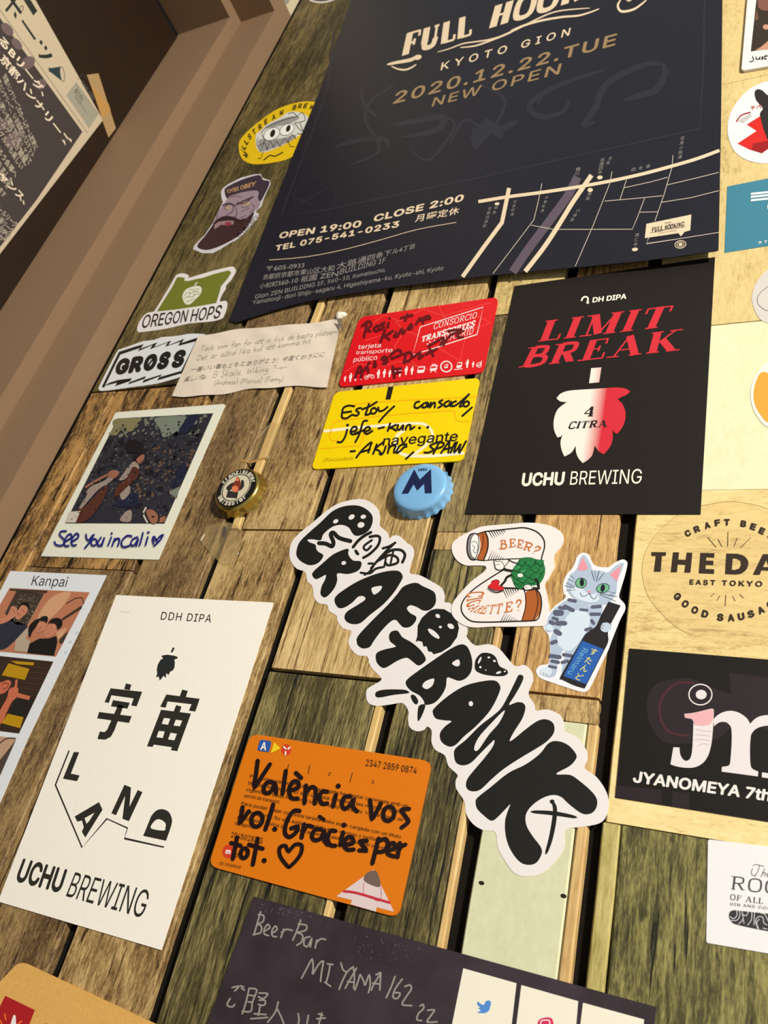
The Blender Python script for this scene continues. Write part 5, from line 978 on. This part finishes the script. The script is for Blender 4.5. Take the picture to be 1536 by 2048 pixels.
CUR = {'a':(.5,['.42,.45 .2,.5 .05,.25 .2,.02 .4,.2 .43,.48','.43,.48 .4,.1 .52,.02']),'b':(.45,['.1,1 .06,.1 .25,.02 .4,.25 .25,.5 .08,.3']),'c':(.4,['.36,.42 .18,.5 .04,.25 .16,.03 .36,.1']),'d':(.5,['.4,.42 .18,.48 .05,.22 .2,.02 .4,.25','.5,1 .42,.3 .46,.02']),'e':(.42,['.06,.25 .32,.32 .3,.5 .12,.48 .05,.22 .18,.02 .38,.1']),
'f':(.36,['.4,.95 .24,1 .18,.6 .14,-.1','.02,.5 .34,.52']),'g':(.45,['.38,.45 .18,.48 .06,.25 .2,.08 .38,.3 .38,-.2 .2,-.4 .02,-.3']),'h':(.48,['.1,1 .06,.02','.08,.3 .26,.5 .38,.35 .38,.02']),'i':(.2,['.1,.48 .08,.04','.13,.72 .14,.74']),'j':(.22,['.15,.5 .1,-.3 -.05,-.35','.16,.72 .17,.74']),'k':(.46,['.1,1 .06,.02','.4,.5 .1,.22 .42,.02']),'l':(.2,['.14,1 .08,.1 .18,.02']),
'm':(.7,['.06,.5 .04,.02','.05,.3 .2,.5 .3,.4 .3,.02','.3,.3 .45,.5 .56,.4 .6,.02']),'n':(.46,['.06,.5 .04,.02','.05,.3 .24,.5 .36,.4 .38,.02']),'o':(.44,['.22,.5 .05,.3 .15,.02 .36,.15 .36,.42 .22,.5']),'p':(.46,['.08,.5 .02,-.4','.06,.35 .26,.52 .4,.3 .24,.04 .06,.1']),'r':(.34,['.08,.5 .05,.02','.06,.3 .18,.48 .34,.46']),'s':(.36,['.32,.46 .12,.48 .12,.3 .3,.2 .2,.03 .02,.06']),
't':(.34,['.18,.85 .1,.1 .26,.04','.0,.52 .34,.54']),'u':(.46,['.06,.5 .06,.1 .2,.02 .36,.2 .4,.5','.4,.5 .4,.04']),'v':(.4,['.04,.5 .16,.03 .38,.5']),'y':(.44,['.05,.5 .1,.15 .3,.15','.42,.5 .3,-.1 .05,-.4']),'z':(.4,['.05,.48 .36,.48 .05,.03 .38,.03']),'ä':(.5,['.42,.45 .2,.5 .05,.25 .2,.02 .4,.2 .43,.48','.43,.48 .4,.1 .52,.02','.18,.7 .19,.72','.36,.7 .37,.72']),'ö':(.44,['.22,.5 .05,.3 .15,.02 .36,.15 .36,.42 .22,.5','.12,.7 .13,.72','.32,.7 .33,.72']),
'T':(.55,['.02,.95 .6,.98','.3,.95 .22,.02']),'D':(.6,['.12,.95 .06,.03','.05,.95 .45,.85 .52,.4 .3,.05 .02,.03']),'B':(.6,['.14,.95 .05,.03','.12,.95 .5,.9 .4,.55 .14,.5','.14,.5 .5,.45 .45,.1 .05,.03']),'S':(.5,['.48,.9 .2,.98 .12,.65 .38,.4 .3,.05 .02,.1']),'W':(.8,['.04,.95 .16,.04 .36,.7 .5,.04 .78,.95']),'F':(.5,['.12,.95 .05,.02','.1,.95 .5,.98','.1,.5 .4,.52']),'M':(.8,['.02,.02 .14,.95 .36,.3 .6,.95 .68,.02']),'A':(.6,['.02,.02 .32,.95 .5,.02','.14,.35 .46,.35']),
'(':(.3,['.26,1.1 .06,.5 .18,-.15']),')':(.3,['.04,1.1 .24,.5 .08,-.15']),',':(.2,['.1,.06 .02,-.15']),'.':(.2,['.08,.03 .1,.05']),'?':(.4,['.02,.8 .2,.95 .34,.75 .16,.4','.14,.05 .16,.07']),'-':(.4,['.04,.4 .36,.42']),'=':(.5,['.04,.5 .46,.52','.04,.25 .46,.27']),' ':(.42,[])}
def cursive(s_, x0, y0, x1, y1, h):
    wd = sum(CUR[c][0]+.04 for c in s_); r = random.Random(len(s_)); x = 0; sl = (y1-y0)/(x1-x0)
    for c in s_:
        for st in CUR[c][1]:
            pts = []
            for q in st.split():
                u, v = (float(k) for k in q.split(',')); v += r.uniform(-.04,.04); X = x0+(x1-x0)*(x+u)/wd; Y = y0+sl*(X-x0)-v*h; pts.append(z('I','%f,%f' % (X+v*h*.28, Y))[0])
            vs, fs = ribbon2(smooth(pts, False, 3) if len(pts) > 2 else pts, .62, caps=False); base = len(p.v)
            for px_, py_ in vs:
                a, b = inv_h(HN, px_, py_); i = min(GU-1, max(0, int(a*GU))); k = min(GV-1, max(0, int(b*GV))); fa, fb = a*GU-i, b*GV-k; hh = lambda i_, k_: .35+max(0, noteh(i_/GU, k_/GV))
                p.v.append(WALL.px(px_, py_, hh(i,k)*(1-fa)*(1-fb)+hh(i+1,k)*fa*(1-fb)+hh(i,k+1)*(1-fa)*fb+hh(i+1,k+1)*fa*fb+.1))
            for f in fs:
                n_ = (p.v[base+f[1]]-p.v[base+f[0]]).cross(p.v[base+f[2]]-p.v[base+f[0]]); p.f.append(tuple(base+i for i in (f if n_.y < 0 else f[::-1])))
        x += CUR[c][0]+.04+r.uniform(-.02,.02)
cursive('Tack som fan för att vi fick de bästa platserna', 242, 415, 1388, 268, 46); cursive('Det är alltid lika kul att komma hit.', 215, 492, 1155, 345, 46)
note_line('一番いい事もともとありがとう!  今度くわうにに',170,562,1250,440,44, -.0); note_line('楽しいね。',118,642,300,615,46); cursive('B Skalle, Wiking ?-=-', 340, 630, 940, 565, 54); cursive('(Andreas) (Marcus) (Fanny)', 352, 690, 912, 655, 44)
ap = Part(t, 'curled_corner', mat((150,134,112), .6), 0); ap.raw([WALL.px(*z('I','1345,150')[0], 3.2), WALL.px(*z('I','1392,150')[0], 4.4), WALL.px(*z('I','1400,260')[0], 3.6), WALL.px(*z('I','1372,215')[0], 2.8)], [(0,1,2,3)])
t = Thing('adhesive_dab', 'small lump of white mounting putty at the corner of the paper note', 'putty', z('I','1385,135')[0], t=1.2)
p = Part(t, 'putty', mat((236,232,216), .5), 0)
c = wmm(*z('I','1385,135')[0]); n_ = 14
for k, (r, h) in enumerate(((3.4,.1),(3.6,1.0),(2.8,2.2),(1.2,2.9))):
    for i in range(n_):
        a = 2*math.pi*i/n_; rr_ = r*(1+.18*math.sin(a*3+1)); p.v.append(WALL.mm(c[0]+rr_*math.cos(a), c[1]+rr_*.8*math.sin(a), h))
    if k:
        for i in range(n_): b0 = (k-1)*n_; p.f.append((b0+i, b0+(i+1)%n_, b0+n_+(i+1)%n_, b0+n_+i))
p.f.append(tuple(range(3*n_, 4*n_)))

# ------------------------------------------------------------------ crown caps
def crown(t, c, mtop, mside, mprint=None, R=14.9, hgt=6.2, rin=12.4):
    """a real crown cap: domed face, rounded shoulder and 21 flutes flaring to the rim"""
    nf, per = 21, 6; n = nf*per; prof = [(rin*.5, hgt+.25), (rin*.85, hgt+.1), (rin, hgt-.05), (rin+.7, hgt-.45), (rin+1.1, hgt-1.2), (rin+1.5, hgt*.5), (R-.9, hgt*.28), (R-.1, .6), (R, .1)]
    def ring(k, i):
        r, h = prof[k]; fl = max(0, (k-4))/4; a = 2*math.pi*i/n; r2 = r+fl*.42*math.cos(a*nf); return WALL.mm(c[0]+r2*math.cos(a), c[1]+r2*math.sin(a), h)
    a_ = Part(t, 'cap_face', mtop, 0); b_ = Part(t, 'fluted_skirt', mside, 0)
    a_.v.append(WALL.mm(c[0], c[1], hgt+.3))
    for k in range(5):
        for i in range(n): a_.v.append(ring(k, i))
    for i in range(n): a_.f.append((0, 1+i, 1+(i+1) % n))
    for k in range(4):
        for i in range(n): a_.f.append((1+k*n+i, 1+(k+1)*n+i, 1+(k+1)*n+(i+1) % n, 1+k*n+(i+1) % n))
    for k in range(4, 9):
        for i in range(n): b_.v.append(ring(k, i))
    for k in range(4):
        for i in range(n): b_.f.append((k*n+i, (k+1)*n+i, (k+1)*n+(i+1) % n, k*n+(i+1) % n))
    for q in (a_, b_): q.smooth = True
    return a_
SKB = mat((122,178,222), .22, .6, coat=.6)
cc = WALL.px(*z('N','685,640')[0], 6.2); cM = (cc.x, cc.z)
t = Thing('bottle_cap', 'light blue crown cap with a big dark blue letter', 'bottle cap', z('N','760,690')[0], t=6.5)
crown(t, cM, SKB, SKB)
p = t.part('printed_letter', mat((24,34,74), .3, .5)); p.lift = 6.62
p.poly(z('N','618,408 695,552 852,403 862,738 768,742 756,610 660,705 610,615 535,745 443,746'))
p = t.part('printed_year', mat((24,34,74), .3, .5)); p.lift = 6.62; p.text('1856', z('N','675,395 800,390 792,425 668,430'), .02)
GLDC = mat((196,176,96), .25, .5, metal=1)
cg = WALL.px(*z('M','475,800')[0], 6.2); cG = (cg.x, cg.z)
t = Thing('bottle_cap', 'gold crown cap with a black ring, pale lettering and a monk picture', 'bottle cap', z('M','500,840')[0], t=6.5)
crown(t, cG, GLDC, GLDC)
p = t.part('black_ring', mat((26,24,22), .3, .5)); p.lift = 6.55; p.poly(ell(cG, 12.1, 12.1, n=48), space='mm')
p = t.part('pale_disc', mat((206,196,168), .4)); p.lift = 6.6; p.poly(ell(cG, 8.2, 8.2, n=40), space='mm')
p = t.part('ring_lettering', mat((226,220,196), .4)); p.lift = 6.62; p.arc('Franziskaner', cG, 10.3, 158, 22, 2.2, .02); p.arc('Weissbier', cG, 10.2, 218, 322, 2.3, .02, inside=True); p.line(ell(cG, 8.9, 8.9, n=40), .3, closed=True, space='mm')
p = t.part('monk_picture', mat((120,52,34), .4)); p.lift = 6.64; p.poly(S_('M','475,690 500,690 515,730 520,780 490,840 470,850 430,820 420,790 440,745 465,725'))
p = t.part('monk_robe', mat((46,42,44), .4)); p.lift = 6.66; p.poly(z('M','385,830 430,830 470,850 495,840 480,905 370,895')); p.poly(S_('M','525,720 550,725 552,780 525,815 500,820 520,770')); p.poly(S_('M','370,800 400,765 440,745 430,800 400,830'))
p = t.part('monk_hand', mat((216,120,80), .4)); p.lift = 6.68; p.poly(S_('M','430,790 470,775 495,800 480,835 440,830')); p.poly(S_('M','470,700 495,695 500,720 480,730'))
TAPE = mat((214,180,122), .12, .6, alpha=.22)
t = Thing('clear_tape', 'strip of clear sticky tape above the gold bottle cap', 'tape', z('M','800,300')[0], t=.12)
q = Part(t, 'tape', TAPE, t.t); q.slab(z('M','822,130 860,128 930,140 975,165 985,230 970,330 880,430 805,468 780,505 700,530 640,545 560,535 515,520 640,450 700,290'))
q = t.part('crease', mat((176,132,74), .3, .5)); q.line(z('M','510,518 580,532 650,528 700,505 770,492'), 3.4, taper=True); q.line(z('M','775,490 800,470'), 2.4)
q = t.part('painted_glint', mat((236,226,196), .2, .6)); q.line(z('M','625,240 640,222'), 1); q.line(z('M','790,495 805,470'), 1.4); q.line(z('M','700,290 760,210 800,160'), .5)  # pale strokes paint the glints along the tape's edge
t = Thing('clear_tape', 'curled piece of clear sticky tape below the gold bottle cap', 'tape', z('M','330,1330')[0], t=.5)
q = Part(t, 'tape', mat((196,170,120), .12, .6, alpha=.3), t.t); q.slab(z('M','100,1335 170,1200 230,1170 310,1158 400,1150 480,1180 532,1210 520,1310 490,1440 470,1520 445,1570 330,1580 240,1500'))
q = t.part('dark_smudge', mat((84,76,70), .5)); q.poly(S_('M','340,1200 365,1195 372,1250 355,1305 330,1290'))
q = t.part('painted_glint', mat((244,240,224), .2, .6)); q.line(z('M','112,1340 130,1305 155,1270'), 2, taper=True); q.line(z('M','485,1480 500,1465'), 1.2)  # glints on the curled tape, painted as near-white strokes

# ------------------------------------------------------------------ flyer taped to the door panel on the left wall
DOORP = Plane((X2+1.0, 0, 0), (1,0,0), (0,1,0), (0,0,1))
t = Thing('flyer', 'cream framed newspaper flyer with Japanese text, taped to the brown door', 'flyer', (90,200), plane=DOORP, t=.3)
t.sheet([(70,-2),(206,240),(0,508),(-160,716),(-500,400),(-120,-300)], mat((196,180,152), .6), 'sheet')
FDK = mat((66,58,56), .5)
p = t.part('dark_panel', FDK); p.poly([(0,36)]+z('e','1125,1800')+[(73,400),(0,494),(-170,700),(-500,400),(-160,-180)])
p = t.part('panel_photo', mat((110,92,92), .5)); 
for c, a, b in (('100,400',16,9),('380,860',12,16),('560,1150',10,12),('230,600',14,8),('180,1900',14,20),('40,1700',10,14)): p.poly(ell(z('e', c)[0], a, b, 50, 12))
p = t.part('frame_line', mat((90,80,66), .5), k=1); p.line(z('e','0,135 1190,1810'), .9, False)
LT = mat((226,210,184), .5)
p = t.part('headline', LT, k=3)
p.text('るBリーグ、', z('e','35,462 650,1240 588,1325 -40,555'), .03); p.text('京都ハンナリーズ', z('e','60,722 990,1925 915,2020 -18,812'), .028); p.text('た', z('e','-40,640 15,700 -20,760 -80,690'), .03)
p.text('チャンス、', [(-14,318),(56,398),(48,411),(-24,333)], .03)
p = t.part('body_text', mat((176,164,146), .5), k=3)
rows = [('京都ハンナリーズのホームゲーム観戦に',(8,150),(73,298)),('京都ハンナリーズ、いま話題のバスケット',(-8,152),(67,312)),('選手の熱い戦いを間近で体感してみて',(-22,160),(61,326)),('大好評のホームゲームが開催。',(-34,176),(54,328)),('試合の合間にはグルメも楽しい',(-46,190),(45,336)),
 ('応援して盛り上がろう会場へ',(-60,214),(33,352)),('新しい選手も加わりました',(-62,240),(24,366)),('地元の仲間と一緒に歓声を',(-66,262),(18,374)),('スタッフが優しく案内します',(-66,290),(10,392)),('プロバスケットボールリーグ',(-60,360),(34,452)),('ホームタウン感謝企画リーグ',(-60,378),(26,464)),('次のホーム試合の日程は',(-60,398),(20,476)),('来場者プレゼントの抽選',(-60,420),(10,484))]
for s_, a, b in rows:
    d = (Vector(b)-Vector(a)); k = Vector((4.0,-5.0)); a1 = Vector(a); b1 = Vector(b)
    p.text(s_, [tuple(a1+k), tuple(b1+k), tuple(b1-k), tuple(a1-k)], .02)
p = t.part('title_letters', mat((42,48,42), .5), k=1)
for s_ in ('310,265 492,530 470,550 295,290','560,540 586,580 566,620 535,575','625,615 649,655 627,695 600,650','320,-5 415,-5 510,150 455,212'): p.poly(z('e', s_))
p.poly(z('e','525,735 560,748 640,745 700,725 720,772 660,795 590,795 530,785')); p.line(z('e','90,140 185,20 200,0'), 5.5, False); p.line(z('e','140,-30 280,170'), 5.5, False); p.poly(z('e','205,150 228,200 218,262 185,205')); p.line(ell(z('e','292,118')[0], 3.4, 6, 20), 1.3, closed=True)
p = t.part('megaphone', mat((44,60,62), .5), k=1); p.poly(z('e','662,918 690,930 833,908 815,960 838,1100 700,992 668,975')); p.line(ell(z('e','850,1010')[0], 4.2, 15, -8), 1.0, closed=True)
p = t.part('grey_box', mat((156,152,134), .5), k=1); p.poly(z('e','1035,1130 1345,1560 1215,1752 905,1300'))
p = t.part('box_text', mat((92,88,76), .5), k=2)
p.text('TAKE FREE', z('e','1125,1090 1300,1340 1275,1375 1100,1130'), .02); p.line(z('e','1060,1085 1120,1010 1180,1080'), .7, False); p.line(z('e','1035,1125 1345,1560'), .6)
p.text('配布', z('e','1050,1195 1150,1340 1110,1400 1010,1250'), .0); p.text('お持ち帰りください', z('e','1040,1300 1200,1530 1180,1560 1020,1335'), .0)
TP = Plane((X2+1.0, 0, 0), (1,0,0), (0,1,0), (0,0,1))
t = Thing('masking_tape', 'strip of tan masking tape across the corner of the flyer on the door', 'tape', (205,210), plane=TP, t=.55)
q = Part(t, 'tape', mat((170,140,96), .5, .3, grain=.05), t.t); q.slab(z('A','668,574 756,563 890,985 835,1056 800,960 735,760'))
q = t.part('folded_tape', mat((184,140,78), .5, .3)); q.poly(z('A','690,640 735,690 835,800 850,850 785,905 725,730'))
t = Thing('card', 'cream notice on the wall above the door casing, cut off by the top edge', 'notice', (575,6), plane=Plane((XC-.9,0,0),(1,0,0),(0,1,0),(0,0,1)), t=.3)
t.sheet(z('f','300,-60 250,40 200,60 150,-60'), mat((150,146,128), .5), 'sheet')
for t_ in THINGS: t_.done()
